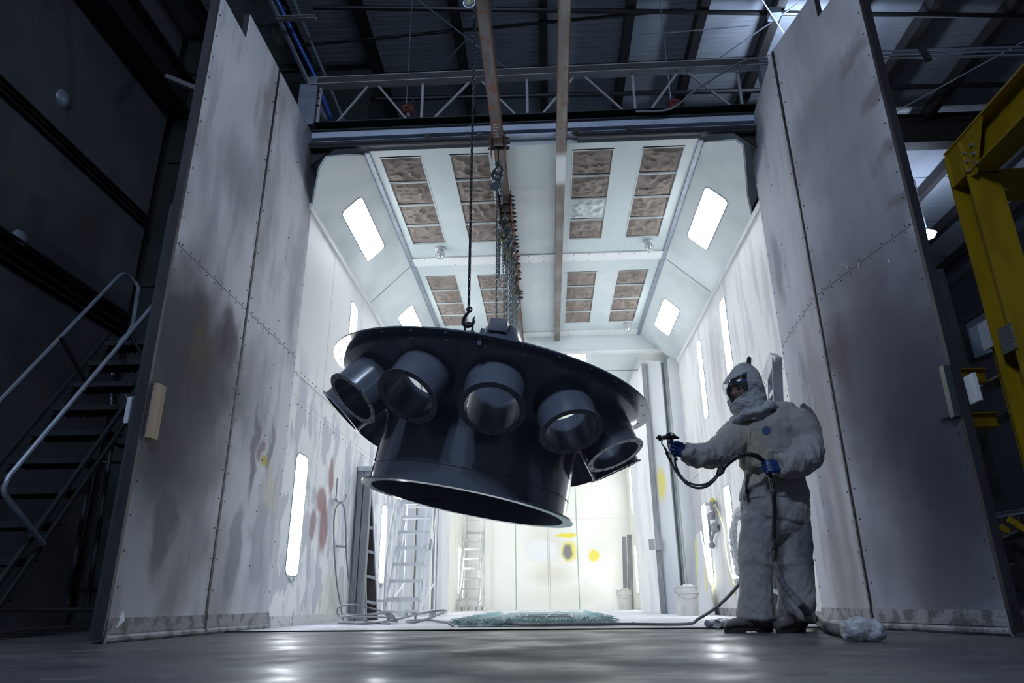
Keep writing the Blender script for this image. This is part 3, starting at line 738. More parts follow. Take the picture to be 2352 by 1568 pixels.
def trolley(y, label, hook=True):
    z = BZ; t = thing('beam_trolley', label, 'trolley', (BX, y, z - .13), 'trolleys on the rusty beam')
    for s in (-1, 1):
        b = B(); x = BX + s * .075; b.box((x - .006, y - .085, z - .13), (x + .006, y + .085, z + .10)); b.obj('side_plate', m_trolley, t, bevel=.002)
    b = B()
    for s in (-1, 1):
        for dy in (-.042, .042):
            b.cyl((BX + s * .015, y + dy, z + .035), (BX + s * .068, y + dy, z + .035), .032, n=14)
            b.cyl((BX + s * .080, y + dy, z + .035), (BX + s * .105, y + dy, z + .035), .02, .012, n=6); b.cyl((BX + s * .1, y + dy, z + .035), (BX + s * .125, y + dy, z + .035), .007, n=6)
    b.obj('wheel', m_bolt, t)
    b = B(); b.cyl((BX - .11, y, z - .055), (BX + .12, y, z - .055), .014, n=8); b.cyl((BX + .085, y, z - .055), (BX + .108, y, z - .055), .024, n=6); b.cyl((BX - .06, y, z - .055), (BX + .06, y, z - .055), .022, n=10); b.obj('cross_pin', m_bolt, t)
    if hook:
        b = B(); b.tube([(BX, y, z - .06), (BX, y, z - .22)], .009, 8); b.tube([V((BX + .03 * math.sin(a), y, z - .25 + .03 * math.cos(a))) for a in np.linspace(0, 2 * PI, 15)[:-1]], .008, 6, closed=True); b.obj('shackle', m_chainl, t)
    return t
tys = [6.15] + [onz(x, y, BZ - .05).y for x, y in ((1165, 470), (1167, 489), (1169, 508), (1171, 528), (1174, 560), (1175, 577), (1178, 605), (1180, 622), (1183, 640), (1188, 683))]
tl = ['rusty beam trolley just before the first filter row, holding the thin chain'] + ['rusty red beam trolley, number %s from the opening in the crowded row' % w for w in ('two', 'three', 'four', 'five', 'six', 'seven', 'eight', 'nine', 'ten')] + ['rusty beam trolley standing alone at the far end of the beam']
for y, l in zip(tys, tl): trolley(y, l, hook=l != tl[-1])

def hook_bm(b, p, s=1.0, flip=1):
    """crane hook hanging below p"""
    b.tube([p, p + V((0, 0, -.05 * s))], .014 * s, 8)
    pts = [p + V((flip * x * s, 0, z * s)) for x, z in ((0, -.03), (-.012, -.06), (-.04, -.10), (-.052, -.14), (-.04, -.18), (-.005, -.197), (.03, -.18), (.045, -.15), (.043, -.125), (.058, -.10))]
    pts = curve(pts, 4); k = len(pts)
    b.tube(pts, [(.010 + .012 * math.sin(PI * min(1, i / k * 1.15)) if i < k - 4 else .010 - .002 * (i - k + 4)) * s for i in range(k)], 8)
# ---- the hanging cap
HK = V((-.445, 3.835, 1.713))
ch = thing('lifting_chain', 'long dark chain with a steel hook holding the near edge of the grey cap', 'chain', HK)
b = B(); chain_bm(b, [(-.428, 3.83, BZ - .05), HK + V((0, 0, .145))], .029, .0042, .021); b.obj('links', m_chain, ch, smooth=True)
b = B(); hook_bm(b, HK + V((.002, 0, .150)), .62, 1); b.tube([HK + V((.004 + .014 * math.cos(t), 0, .135 + .017 * math.sin(t))) for t in np.linspace(0, 2 * PI, 17)[:-1]], .005, 8, closed=True); b.obj('hook', m_chain, ch, smooth=True)
b = B()
b.tube(curve([HK + V((-.020, 0, -.01)), HK + V((-.022, 0, .02)), HK + V((-.014, 0, .042)), HK + V((.003, 0, .05)), HK + V((.020, 0, .04)), HK + V((.024, 0, .02)), HK + V((.020, 0, -.01))], 4), .0065, 8)
b.cyl(HK + V((-.034, 0, -.008)), HK + V((.036, 0, -.008)), .008, n=8); b.obj('shackle', m_chain, ch, smooth=True)
trolley(3.83, 'beam trolley nearest the camera, carrying the long dark chain')

AX = V((-.197, -.009, -.98)).normalized(); CC = V((-.406, 5.0, 1.686))
UU = V((-.98, 0, .197)); UU = (UU - AX * UU.dot(AX)).normalized(); VV = AX.cross(UU)
if VV.y < 0: VV = -VV
cap = thing('hanging_metal_cap', 'huge tilted dark grey steel cap with flanged nozzles, hanging on chains', 'industrial part', CC)
def cp(r, t, d): return CC + AX * d + (UU * math.cos(t) + VV * math.sin(t)) * r
# outer bolt flange with real holes
def ring_with_holes(b, c, ax, u, v, r0, r1, th, nh, rh, n, ph=0.0):
    """flat ring with nh bolt holes; seg grid: holes cut as polygons between radial sectors"""
    P = lambda r, t, d: c + ax * d + (u * math.cos(t) + v * math.sin(t)) * r
    rm = (r0 + r1) / 2
    for k in range(nh):
        tc = ph + 2 * PI * k / nh; half = PI / nh; m8 = 10; seg = max(3, int(n / nh))
        hole = [(rm * math.cos(a_ := 0) * 0, 0)] * 0
        hp = []
        for j in range(m8):
            a = 2 * PI * j / m8 + PI / m8
            hp.append((rm + rh * math.cos(a), tc + rh * math.sin(a) / rm))
        outer = [(r1, tc - half + 2 * half * j / seg) for j in range(seg + 1)] + [(r0, tc + half - 2 * half * j / seg) for j in range(seg + 1)]
        for d, fl in ((0, False), (th, True)):
            V1 = [b.bm.verts.new(P(r, t, d)) for r, t in outer]; V2 = [b.bm.verts.new(P(r, t, d)) for r, t in hp]
            es = []
            for L_ in (V1, V2):
                for i in range(len(L_)): es.append(b.bm.edges.new((L_[i], L_[(i + 1) % len(L_)])))
            bmesh.ops.triangle_fill(b.bm, use_beauty=True, use_dissolve=False, edges=es)
            if d == 0: A1, A2 = V1, V2
            else: B1, B2 = V1, V2
        for i in range(m8): b.bm.faces.new((A2[i], A2[(i + 1) % m8], B2[(i + 1) % m8], B2[i]))
        for i in list(range(seg)) + list(range(seg + 1, 2 * seg + 1)): b.bm.faces.new((A1[i], A1[i + 1], B1[i + 1], B1[i]))
RF = 1.181
b = B(); ring_with_holes(b, CC, AX, UU, VV, 1.095, RF, .010, 30, .010, 180, .06); bmesh.ops.remove_doubles(b.bm, verts=b.bm.verts, dist=.0002); b.obj('bolt_flange', m_hopper, cap)
# nozzles: 12 around, splayed
NN, PH, SP, RHO, DN, RN = 12, -.165, .609, 1.023, .397, .203
noz = []
for i in range(NN):
    t = PH - i * 2 * PI / NN
    rd = UU * math.cos(t) + VV * math.sin(t); na = (AX * math.cos(SP) + rd * math.sin(SP)).normalized()
    noz.append((CC + AX * DN + rd * RHO, na, rd, t))
PIPE_O, PIPE_I, PLEN = .184, .166, .40
# plate (slightly conical) flowing into the collar; openings at the nozzle roots
prof = [(1.098, .002), (1.098, .03), (1.096, .055), (1.085, .062)] 
nr = 46
for k in range(1, nr + 1):
    f = k / nr; r = 1.085 - (1.085 - .735) * f; prof.append((r, .062 + .245 * f))
prof += [(.725, .318), (.715, .332), (.707, .350), (.702, .37), (.70, .40)]
b = B(); nseg = 600; rings = []
for r, d in prof: rings.append([b.bm.verts.new(cp(r, 2 * PI * j / nseg, d)) for j in range(nseg)])
for i in range(len(prof) - 1):
    for j in range(nseg):
        k = (j + 1) % nseg
        vs = (rings[i][j], rings[i][k], rings[i + 1][k], rings[i + 1][j])
        c = (vs[0].co + vs[1].co + vs[2].co + vs[3].co) / 4; cut = False
        for (pc, na, rd, t) in noz:
            q_ = c - pc
            if (q_ - na * q_.dot(na)).length < .173: cut = True; break
        if not cut: b.bm.faces.new(vs)
bmesh.ops.delete(b.bm, geom=[v for v in b.bm.verts if not v.link_faces], context='VERTS')
b.obj('underside_plate', m_hopper, cap, smooth=True)
def cut_noz(b, r):
    kill = []
    for f_ in b.bm.faces:
        c = f_.calc_center_median()
        for (pc, na, rd, t) in noz:
            q_ = c - pc; h_ = q_.dot(na)
            if h_ < -.03 and (q_ - na * h_).length < r: kill.append(f_); break
    bmesh.ops.delete(b.bm, geom=kill, context='FACES')
# top face of the plate (closed look from above) with a central dome
b = B(); b.lathe([(.695, .35), (.68, .34), (.47, .30), (.45, .28), (.45, .08), (.43, .0), (.35, -.15), (.25, -.30), (.17, -.42), (.135, -.49), (.11, -.515), (0, -.53)], CC, AX, 120); b.obj('top_dome', m_hopper, cap, smooth=True)
for t in (-PI / 2 + .10, PI / 2 + .25):
    rd = UU * math.cos(t) + VV * math.sin(t)
    b = B(); M_ = Matrix((rd.cross(AX), rd, -AX)).transposed().to_4x4(); M_.translation = CC + rd * .15 - AX * .43
    b.box((-.068, -.06, -.03), (.068, .06, .075), M_); b.obj('lifting_box', m_hopper, cap, bevel=.006)
# collar cylinder
RC, LC = .70, .845
b = B(); b.lathe([(RC, .38), (RC, LC), (RC - .014, LC), (RC - .014, .34)], CC, AX, 160); b.obj('collar', m_hopper, cap, smooth=True)
b = B(); b.lathe([(RC + .0015, LC - .135), (RC + .005, LC - .13), (RC + .0015, LC - .124)], CC, AX, 160)
tt = -PI / 2 + 1.22
b.tube([cp(RC + .002, tt, d) for d in np.linspace(.40, LC - .01, 24)], .0035, 5); b.obj('weld_seam', m_hopper, cap, smooth=True)
b = B(); b.lathe([(RC - .016, LC - .004), (.756, LC - .004), (.756, LC + .008), (RC - .016, LC + .008)], CC, AX, 160, closed=True); b.obj('collar_flange', m_hopper, cap)
for k, (pc, na, rd, t) in enumerate(noz):
    tg = rd.cross(AX).normalized(); nv = na.cross(tg).normalized()
    root = pc - na * PLEN
    def cutring(r, base):  # root ring projected up to the plate plane
        return None
    b = B(); n_ = 64; R_o, R_i, R_t, R_s = [], [], [], []
    for j in range(n_):
        a = 2 * PI * j / n_; dr = tg * math.cos(a) + nv * math.sin(a)
        for r, L_ in ((.193, R_o), (PIPE_I, R_i)):
            # follow the axis back until the conical plate is met
            e = pc + dr * r; s_ = 0
            for _ in range(12):
                q_ = (e - na * s_) - CC; dd = q_.dot(AX); rr = (q_ - AX * dd).length
                pd = .062 + .7 * (1.085 - min(1.085, max(.70, rr)))
                s_ += (dd - pd) / 1.22
            L_.append(e - na * (s_ + (.0 if r > .17 else .012)))
        R_t.append(pc + dr * PIPE_O); R_s.append(pc + dr * PIPE_I)
    rr_ = [[b.bm.verts.new(p) for p in L_] for L_ in (R_o, R_t, R_s, R_i)]
    for i in range(4):
        A_, B_ = rr_[i], rr_[(i + 1) % 4]
        for j in range(n_): b.bm.faces.new((A_[j], A_[(j + 1) % n_], B_[(j + 1) % n_], B_[j]))
    nz = b.obj('nozzle', m_hopper, cap, smooth=True)
    b = B(); ring_with_holes(b, pc - na * .004, na, tg, nv, PIPE_I - .001, RN, .009, 12, .0085, 84, .2); bmesh.ops.remove_doubles(b.bm, verts=b.bm.verts, dist=.0002); b.obj('nozzle_flange', m_hopper, nz)
    b = B(); b.tube([p + (p - root).normalized() * 0 for p in R_o], .006, 5, closed=True)
    th_ = 2.2 if k % 2 else 1.9
    e0 = pc + (tg * math.cos(th_) + nv * math.sin(th_)) * (PIPE_I - .001); b.tube([e0 - na * s_ for s_ in np.linspace(0, .2, 12)], .003, 4)
    b.obj('weld', m_hopper, nz, smooth=True)
# bracket under the near lug
b = B(); t = -PI / 2 - .03
M_ = Matrix((UU, VV, AX)).transposed().to_4x4(); M_.translation = cp(1.12, t, .01)
b.box((-.012, -.03, -.03), (.012, .02, .055), M_); b.obj('lug', m_hopper, cap)
b = B(); b.box((-.014, -.012, -.06), (.014, .012, 0), M_); b.obj('lug', m_hopper, cap)
# stamped number on the inner wall of the collar
d_ = _ray(986, 1147); o0 = V((0, 0, CAM_H)) - CC
dp = d_ - AX * d_.dot(AX); op = o0 - AX * o0.dot(AX); r_ = RC - .016
a_ = dp.dot(dp); b_ = 2 * dp.dot(op); c_ = op.dot(op) - r_ * r_
s_ = (-b_ + math.sqrt(b_ * b_ - 4 * a_ * c_)) / (2 * a_)
pt = V((0, 0, CAM_H)) + d_ * s_; q_ = pt - CC; ax_d = q_.dot(AX); rad = (q_ - AX * ax_d).normalized()
bm_ = text_bm('3184402', .040); ex = rad.cross(-AX).normalized()
xs_ = -rad.cross(AX).normalized()
tan = AX.cross(rad).normalized()
if tan.x < 0: tan = -tan
upv = -AX
for v in bm_.verts:
    th_ = v.co.x / r_; pr = rad * math.cos(th_) + tan * math.sin(th_)
    v.co = CC + AX * (ax_d) + pr * (r_ - .003) + upv * v.co.y
b = B(); b.bm.free(); b.bm = bm_; b.obj('stamped_number', mat('stamp_black', (.004, .004, .005), .3), cap, rec=False)

# thin chain from the first trolley to the cap's dome
P1_ = CC - AX * .44 + VV * .05
c2 = thing('hoist_chain', 'thin chain from the first booth trolley down to the grey cap', 'chain', (BX, 6.15, 3))
b = B(); chain_bm(b, [(BX - .015, 6.15, BZ - .55), ony(1140, 752, 5.62)], .034, .0045, .022); b.obj('links', m_chainl, c2, smooth=True)
b = B(); hook_bm(b, V((BX - .01, 6.15, BZ - .25)), 1.0, 1); hook_bm(b, V((BX + .0, 6.15, BZ - .22)), .8, -1); b.obj('hook', m_chainl, c2, smooth=True)
b = B(); chain_bm(b, [(BX - .02, 6.15, BZ - .38), (BX - .03, 6.15, BZ - .47), (BX - .015, 6.15, BZ - .56)], .034, .005, .026)
chain_bm(b, [(BX + .01, 6.15, BZ - .36), (BX + .03, 6.15, BZ - .55), (BX + .035, 6.15, BZ - .72), (BX + .025, 6.15, BZ - .6), (BX + .005, 6.15, BZ - .45)], .034, .005, .026)
b.obj('bunched_links', m_chainl, c2, smooth=True)
b = B(); M_ = Matrix.Rotation(.5, 4, 'Y'); M_.translation = V((BX - .03, 6.15, BZ - .53)); b.lathe([(.0, -.006), (.05, -.006), (.05, .006), (.0, .006)], (BX - .035, 6.14, BZ - .53), (.3, 1, .1), 20); b.obj('tag', m_chainl, c2)
# bundle of hoist chains hanging from the crowded trolleys
m_tagy = mat('yellow_tag', (.55, .48, .05), .5)
zt = CC.z + .4
spec_ = [(7.2, -.03, -1.9), (7.42, .01, -2.0), (7.62, .03, -1.9), (7.84, -.02, -1.6), (8.12, .02, -1.9), (8.6, .0, -1.8), (8.95, .03, -1.75), (9.15, -.01, -1.8), (9.35, .02, -1.6)]
wds = ['first', 'second', 'third', 'fourth', 'fifth', 'sixth', 'seventh', 'eighth', 'ninth']
for k, (y, dx, dz) in enumerate(spec_):
    y = tys[k + 1]
    t_ = thing('hoist_chain', 'slack grey hoist chain, %s from the front in the hanging bundle' % wds[k], 'chain', (BX, y, BZ + dz), 'hoist chains bunched behind the cap')
    b = B(); chain_bm(b, [(BX + dx, y, BZ - .26), (BX + dx * .5, y + .02, BZ + dz)], .038, .005, .026)
    chain_bm(b, [(BX + dx + .03, y, BZ - .26), (BX + dx * .5 + .035, y + .02, BZ + dz)], .038, .005, .026)
    b.obj('links', m_chainl, t_, smooth=True)
    b = B(); b.lathe([(0, -.05), (.035, -.05), (.042, -.02), (.042, .02), (.035, .05), (0, .05)], (BX + dx + .01, y, BZ - .30), (1, 0, 0), 14)
    hook_bm(b, V((BX + dx + .01, y, BZ - .33)), .9, 1 if k % 2 else -1); b.obj('hoist_block', m_chainl if k % 3 else m_bolt, t_, smooth=True)
    if k % 2 == 0:
        b = B(); b.box((BX + dx - .025, y - .003, BZ - .55), (BX + dx + .025, y + .003, BZ - .45)); b.obj('yellow_tag', m_tagy, t_)
t_ = thing('short_chain', 'short bunched chain ending in mid air left of the chain bundle', 'chain', (BX - .11, 7.3, 3.6))
b = B(); chain_bm(b, [(BX - .09, 7.5, BZ - .25), (BX - .10, 7.5, BZ - .95)], .036, .006, .03); chain_bm(b, [(BX - .07, 7.5, BZ - .3), (BX - .09, 7.5, BZ - .9)], .036, .006, .03); b.obj('links', m_chainl, t_, smooth=True)
b = B(); b.tube([(BX - .08, 7.5, BZ - .02), (BX - .08, 7.5, BZ - .27)], .008, 6); b.obj('shackle', m_chainl, t_)
# clear hook guard at the top of the frame
p = ony(1078, 8, 3.7); t_ = thing('hook_guard', 'clear round plastic guard with a yellow strip, at the top of the long chain', 'hook guard', p)
b = B(); b.lathe([(.0, -.012), (.034, -.012), (.04, 0), (.034, .012), (0, .012)], p, (.1, 1, -.3), 24); b.tube([p + V((.042 * math.cos(a), -.004, .042 * math.sin(a))) for a in np.linspace(0, 2 * PI, 25)[:-1]], .004, 6, closed=True); b.obj('disc', m_glass, t_, smooth=True)
b = B(); b.box(p + V((-.006, -.02, -.03)), p + V((.006, -.014, .03))); b.obj('yellow_strip', m_tagy, t_)
# ================================================================== THINGS INSIDE THE BOOTH
# inner bi-fold leaves standing open at the second opening
def inner_leaf(num, a, c, z1, m_, edge=m_alud):
    a = V((*a, 0)); c = V((*c, 0)); d = (c - a).normalized(); n_ = V((d.y, -d.x, 0))
    if n_.x * a.x > 0: n_ = -n_          # n_ points to the booth axis
    b = B(); b.plate([a, c, c + V((0, 0, z1)), a + V((0, 0, z1 - .12))], -n_ * .07); o = b.obj('door_%d' % num, m_, kind='structure')
    b = B(); b.bar(a - n_ * .035 + V((0, 0, .01)), a - n_ * .035 + V((0, 0, z1 - .13)), .02, .085, n_); b.obj('edge_stile', edge, o)
    return o
m_inner = mat('inner_door_paint', (.70, .72, .74), .5, var=[(1.2, (1, 1, .5), (.50, .53, .60), .7, .45, .62)], spots=[((2.02, 12.6, 2.15), (.07, .5, .28), (.80, .70, .12), .85, .5)], warp=.05)
inner_leaf(5, (1.84, 12.62), (1.80, 15.0), 4.55, m_inner)
inner_leaf(6, (2.17, 12.42), (1.93, 12.66), 4.5, m_inner)
inner_leaf(7, (-1.95, 12.55), (-1.93, 13.9), 4.55, m_inner)
inner_leaf(8, (-2.30, 12.42), (-2.06, 12.50), 4.5, m_inner)
m_gap = mat('gap_shade_dark', (.05, .05, .052), .7)  # dark strips stand in for the shade in the gaps between inner leaves
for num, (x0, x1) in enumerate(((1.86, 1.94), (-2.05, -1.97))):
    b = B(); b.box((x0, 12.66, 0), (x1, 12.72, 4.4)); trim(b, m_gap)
b = B(); b.box((2.2, 12.30, 0), (2.225, 12.36, 4.4)); trim(b, m_frame)
b = B(); b.box((2.26, 12.28, 0), (XR, 12.34, 4.4)); trim(b, m_inner)
b = B(); b.box((XL, 12.28, 0), (-2.34, 12.34, 4.4)); trim(b, m_inner)
for x in (1.87, 1.98): 
    p = ony(1497 if x < 1.9 else 1512, 1250, 12.55); b = B(); b.box((p.x - .05, 12.53, p.z - .09), (p.x + .05, 12.56, p.z + .09)); trim(b, m_alud)
p = ony(992, 1250, 12.4); b = B(); b.box((p.x - .05, 12.38, p.z - .09), (p.x + .07, 12.42, p.z + .09)); trim(b, m_alud)

# hose hook and hose on the left wall
pts = [(775, 1097), (773, 1130), (772, 1147), (778, 1153), (786, 1153), (793, 1145), (795, 1135)]
hk = thing('hose_hook', 'thin bent steel hook on the left booth wall, hose hung on it', 'hook', onx(773, 1147, XL))
b = B(); b.tube(curve([onx(*p, XL + .05) for p in pts], 4), .008, 6); b.cyl(onx(773, 1147, XL + .002), onx(773, 1147, XL + .05), .01, n=8); b.obj('bent_rod', m_alud, hk, smooth=True)
b = B(); pth = [onx(782, 1153, XL + .06), onx(771, 1168, XL + .06), onx(767, 1200, XL + .06), onx(768, 1270, XL + .06), onx(774, 1340, XL + .06), onx(784, 1400, XL + .07), onx(788, 1424, XL + .1)]
b.tube(curve(pth, 6), .009, 8)
pth = [onx(782, 1153, XL + .07), onx(790, 1165, XL + .07), onx(794, 1210, XL + .07), onx(796, 1280, XL + .08), onx(803, 1340, XL + .1), onx(815, 1385, XL + .12), onz(828, 1416, .02), onz(850, 1428, .02), onz(895, 1432, .02)]
b.tube(curve(pth, 6), .009, 8); tag(b.obj('hanging_hose', m_hose, smooth=True), 'grey air hose looped over the hook on the left booth wall', 'hose')
b = B(); p = onx(771, 1254, XL); b.tube([p, p + V((.02, .0, 0)), onx(793, 1255, XL + .06)], .012, 6); b.obj('peg', m_alud, hk)

# grey ladder leaning at the left wall (seen edge on)
gl_ = thing('step_ladder', 'dark grey overspray-covered ladder standing against the left booth wall', 'ladder', (-2.38, 9.45, .0065))
def bx(px, py, Y): return ony(px, py, Y)
zt_ = 1.92
for x0, x1, nm in ((-2.53, -2.46, 0), (-2.45, -2.36, 1)):
    b = B(); b.box((x0, 9.26, .0065), (x1, 9.36, zt_ - .04)); b.obj('side_rail', m_alud, gl_, bevel=.004)
b = B(); b.box((-2.54, 9.24, zt_ - .05), (-2.33, 9.40, zt_ + .02)); b.obj('top_cap', m_alu, gl_, bevel=.01)
q_ = [ony(840, 1108, 9.62), ony(852, 1108, 9.62), ony(866, 1424, 9.62), ony(842, 1424, 9.62)]
b = B(); b.plate(q_, (0, .02, 0)); b.obj('dark_back', mat('brown_black_board', (.065, .055, .055), .7), gl_)
b = B(); b.bar(ony(838, 1106, 9.5), ony(841, 1426, 9.5), .018, .03, (0, 1, 0)); b.obj('rear_rail', m_alu, gl_)
b = B(); b.bar(ony(853, 1106, 9.58), ony(868, 1426, 9.58), .014, .03, (0, 1, 0)); b.obj('rear_rail', m_alu, gl_)
for y_ in (1152, 1208, 1264, 1322, 1380):
    w_ = 852 + (y_ - 1106) * .047; b = B(); b.bar(ony(839, y_, 9.54), ony(w_, y_ + 6, 9.6), .05, .035); b.obj('rung', m_alu, gl_)

# rolling ladders
def rolling_ladder(name, label, o, s, n_, w_, m_, lean=-1):
    """o: floor point at the centre of the lowest step; steps rise away (+y), width along x, scale s"""
    o = V(o); t = thing(name, label, 'rolling ladder', o)
    rise, run = .235 * s, .15 * s
    for k in range(n_):
        z = .24 * s + k * rise; y = k * run; w2 = w_ * (1 - .0 * k) / 2; sh = .0
        b = B(); b.box(o + V((-w2, y, z)), o + V((w2, y + .15 * s, z + .045 * s))); b.obj('step', m_, t)
    H = .24 * s + (n_ - 1) * rise
    for sx in (-1, 1):
        b = B(); x = sx * w_ / 2
        b.tube([o + V((x, -.04 * s, .10 * s)), o + V((x, (n_ - 1) * run + .05, H))], .015 * s, 8); b.obj('stringer', m_, t, smooth=True)
        b = B(); b.tube(curve([o + V((x * 1.02, -.06 * s, .12 * s)), o + V((x * 1.02, .0, .9 * s)), o + V((x * 1.02, (n_ - 1) * run, H + .75 * s)), o + V((x * 1.02, (n_) * run + .15 * s, H + .8 * s)), o + V((x * 1.02, (n_) * run + .2 * s, H + .1))], 5), .013 * s, 8); b.obj('handrail', m_, t, smooth=True)
        b = B(); yb = (n_) * run + .2 * s; b.tube([o + V((x * 1.02, yb, .08 * s)), o + V((x * 1.02, yb, H + .1))], .014 * s, 8); b.tube([o + V((x, yb, .5 * s)), o + V((x, 0, .12 * s))], .011 * s, 6); b.tube([o + V((x, yb, H * .95)), o + V((x, yb * .3, .12 * s))], .011 * s, 6); b.obj('rear_leg', m_, t, smooth=True)
    b = B(); yb = n_ * run + .2 * s
    b.bar(o + V((-w_ / 2, -.05 * s, .10 * s)), o + V((w_ / 2, -.05 * s, .10 * s)), .03 * s, .03 * s); b.bar(o + V((-w_ / 2 - .1 * s, -.05 * s, .24 * s)), o + V((w_ / 2 + .03, -.05 * s, .24 * s)), .025 * s, .03 * s)
    b.bar(o + V((-w_ / 2, yb, .10 * s)), o + V((w_ / 2, yb, .10 * s)), .03 * s, .03 * s); b.bar(o + V((-w_ / 2, yb, H)), o + V((w_ / 2, yb, H)), .03 * s, .03 * s)
    for sx in (-1, 1): b.bar(o + V((sx * w_ / 2, -.05 * s, .10 * s)), o + V((sx * w_ / 2, yb, .10 * s)), .03 * s, .03 * s)
    b.obj('base_frame', m_, t)
    for sx in (-1, 1):
        for y in (0, yb):
            b = B(); p = o + V((sx * w_ / 2 * .8, y, .045 * s)); b.cyl(p - V((.012 * s, 0, 0)), p + V((.012 * s, 0, 0)), .045 * s, n=16); b.box(p + V((-.02, -.015, 0)), p + V((.02, .015, .07 * s))); b.obj('caster', m_alud, t)
    return t
rolling_ladder('rolling_ladder', 'pale painted rolling ladder behind the leaning grey ladder, left of the booth', (-1.95, 9.72, .0065), .97, 7, .45, mat('white_overspray_aluminium', (.74, .75, .76), .45, var=[(10, (1, 1, .3), (.55, .57, .6), .6, .5, .65)]))
rolling_ladder('rolling_ladder', 'thin pale rolling ladder far back before the rear wall, left side', (-2.20, 20.0, .0065), 1.15, 8, .50, m_alu)

def bucket(c, r, h, label):
    t = thing('bucket', label, 'bucket', c); c = V(c)
    b = B(); b.lathe([(0, 0), (r * .86, 0), (r * .96, h * .72), (r * 1.03, h * .74), (r * 1.03, h * .78), (r * .97, h * .79), (r, h * .95), (r * 1.06, h * .96), (r * 1.06, h), (r * .97, h), (r * .93, h * .3), (0, h * .3)], c, (0, 0, 1), 40); b.obj('pail', m_bucket, t, smooth=True)
    b = B(); b.tube([c + V((r * 1.08 * math.cos(a), -r * 1.08 * abs(math.sin(a)) * .5 - r * .5 * math.sin(a), h * .9 - h * .35 * math.sin(a))) for a in np.linspace(0, PI, 14)], .004, 6); b.obj('handle', m_alud, t)
    b = B(); b.sphere(c + V((.02, 0, h * .97)), (r * .6, r * .6, r * .25), 16, 8); b.obj('contents', m_plastic, t, smooth=True)
p = onz(1590, 1418); bucket((1.98, 10.9, .0065), .165, .40, 'large dirty white pail on the booth floor by the right wall')
bucket((1.93, 19.6, .0065), .20, .50, 'small white pail far back before the rear booth wall')
for k, (x, w_, h_) in enumerate(((2.05, .12, 1.95), (2.2, .14, 2.0))):
    b = B(); M_ = Matrix.Translation((x, 20.6, .0065)) @ Matrix.Rotation(-.08, 4, 'X') @ Matrix.Rotation(.05, 4, 'Y'); b.box((-w_ / 2, -.03, 0), (w_ / 2, .03, h_), M_)
    tag(b.obj('plank', m_alud), ('narrow grey plank leaning in the far right corner, the left one', 'grey plank leaning in the far right corner, the right one')[k], 'plank')
# leaning white panel on the right wall by the bucket
q = [onx(*p, 2.42) for p in ((1588, 1240), (1594, 1232), (1612, 1228), (1617, 1240), (1630, 1419), (1604, 1419))]
b = B(); b.plate([(2.42, 12.1, 1.1), (2.42, 11.9, 1.22), (2.42, 11.55, 1.24), (2.42, 11.5, 1.1), (2.36, 10.9, .0065), (2.36, 12.0, .0065)], (-.02, 0, 0))
pn = b.obj('wall_panel', mat('stained_pale_panel', (.62, .64, .68), .5, spots=[((2.4, 12.0, .9), (.5, .12, .5), (.75, .68, .15), .8, .5), ((2.4, 11.3, .5), (.5, .1, .2), (.75, .68, .15), .7, .5)], warp=.05)); tag(pn, 'pale panel with yellow stains leaning on the right booth wall behind the pail', 'panel')
# regulator and piping on the right wall
rg = thing('air_regulator', 'overspray-caked air regulator and pipes on the right booth wall between two windows', 'air regulator', onx(1640, 1170, XR))
b = B(); P = lambda px, py, off=.06: onx(px, py, XR - off)
b.tube([P(1622, 1158), P(1636, 1158), P(1640, 1165), P(1638, 1190)], .025, 8); b.cyl(P(1636, 1150), P(1638, 1172), .045, n=12); b.obj('filter_head', m_alud, rg, smooth=True)
b = B(); b.cyl(P(1636, 1176), P(1638, 1192), .05, n=12); b.cyl(P(1640, 1205), P(1643, 1218), .06, n=12); b.obj('bowl', m_alud, rg, smooth=True)
b = B(); b.sphere(P(1637, 1149), .035, 10, 8); b.obj('yellow_cap', m_tagy, rg, smooth=True)
b = B(); b.tube(curve([P(1640, 1160), P(1646, 1185), P(1643, 1215), P(1637, 1230), P(1634, 1250), P(1636, 1258)], 5), .018, 8); b.sphere(P(1635, 1252), .05, 10, 8); b.tube(curve([P(1627, 1180), P(1630, 1210), P(1634, 1250)], 4), .012, 6); b.obj('pipe', m_alud, rg, smooth=True)
b = B(); b.tube(curve([P(1642, 1158), P(1652, 1180), P(1662, 1215), P(1664, 1240), P(1672, 1290), P(1683, 1330), P(1690, 1365)], 5), .010, 6); tag(b.obj('thin_hose', mat('yellowed_hose', (.50, .44, .22), .5), smooth=True), 'thin yellowish hose hanging down the right booth wall', 'hose')
wr = thing('wrapped_hose', 'pale plastic-wrapped hose hanging beside the window behind the sprayer', 'hose', P(1690, 1170))
b = B(); pts = curve([P(1708, 1165, .1), P(1698, 1172, .12), P(1688, 1195, .12), P(1684, 1230, .12), P(1688, 1270, .12), P(1698, 1320, .14)], 8)
b.tube([p + V((0, .012 * noise.noise(p * 25), 0)) for p in pts], [.045 + .018 * noise.noise(p * 19) for p in pts], 12); b.obj('plastic_wrap', m_plastic, wr, smooth=True)
b = B(); b.tube([P(1700, 1160, .0), P(1702, 1168, .15)], .012, 6); b.obj('hanger', m_alud, wr)
b = B(); pts = curve([onz(1625, 1432, .035), onz(1650, 1428, .04), onz(1690, 1429, .04), onz(1740, 1431, .04), onz(1775, 1434, .035)], 8)
b.tube([p + V((0, 0, .008 * noise.noise(p * 20))) for p in pts], [.026 + .006 * noise.noise(p * 30) for p in pts], 10); pts2 = [p + V((.05, -.12, 0)) for p in pts]; b.tube(pts2, [.026 + .006 * noise.noise(p * 30) for p in pts2], 10)
b.obj('wrapped_floor_hose', m_plastic, smooth=True)
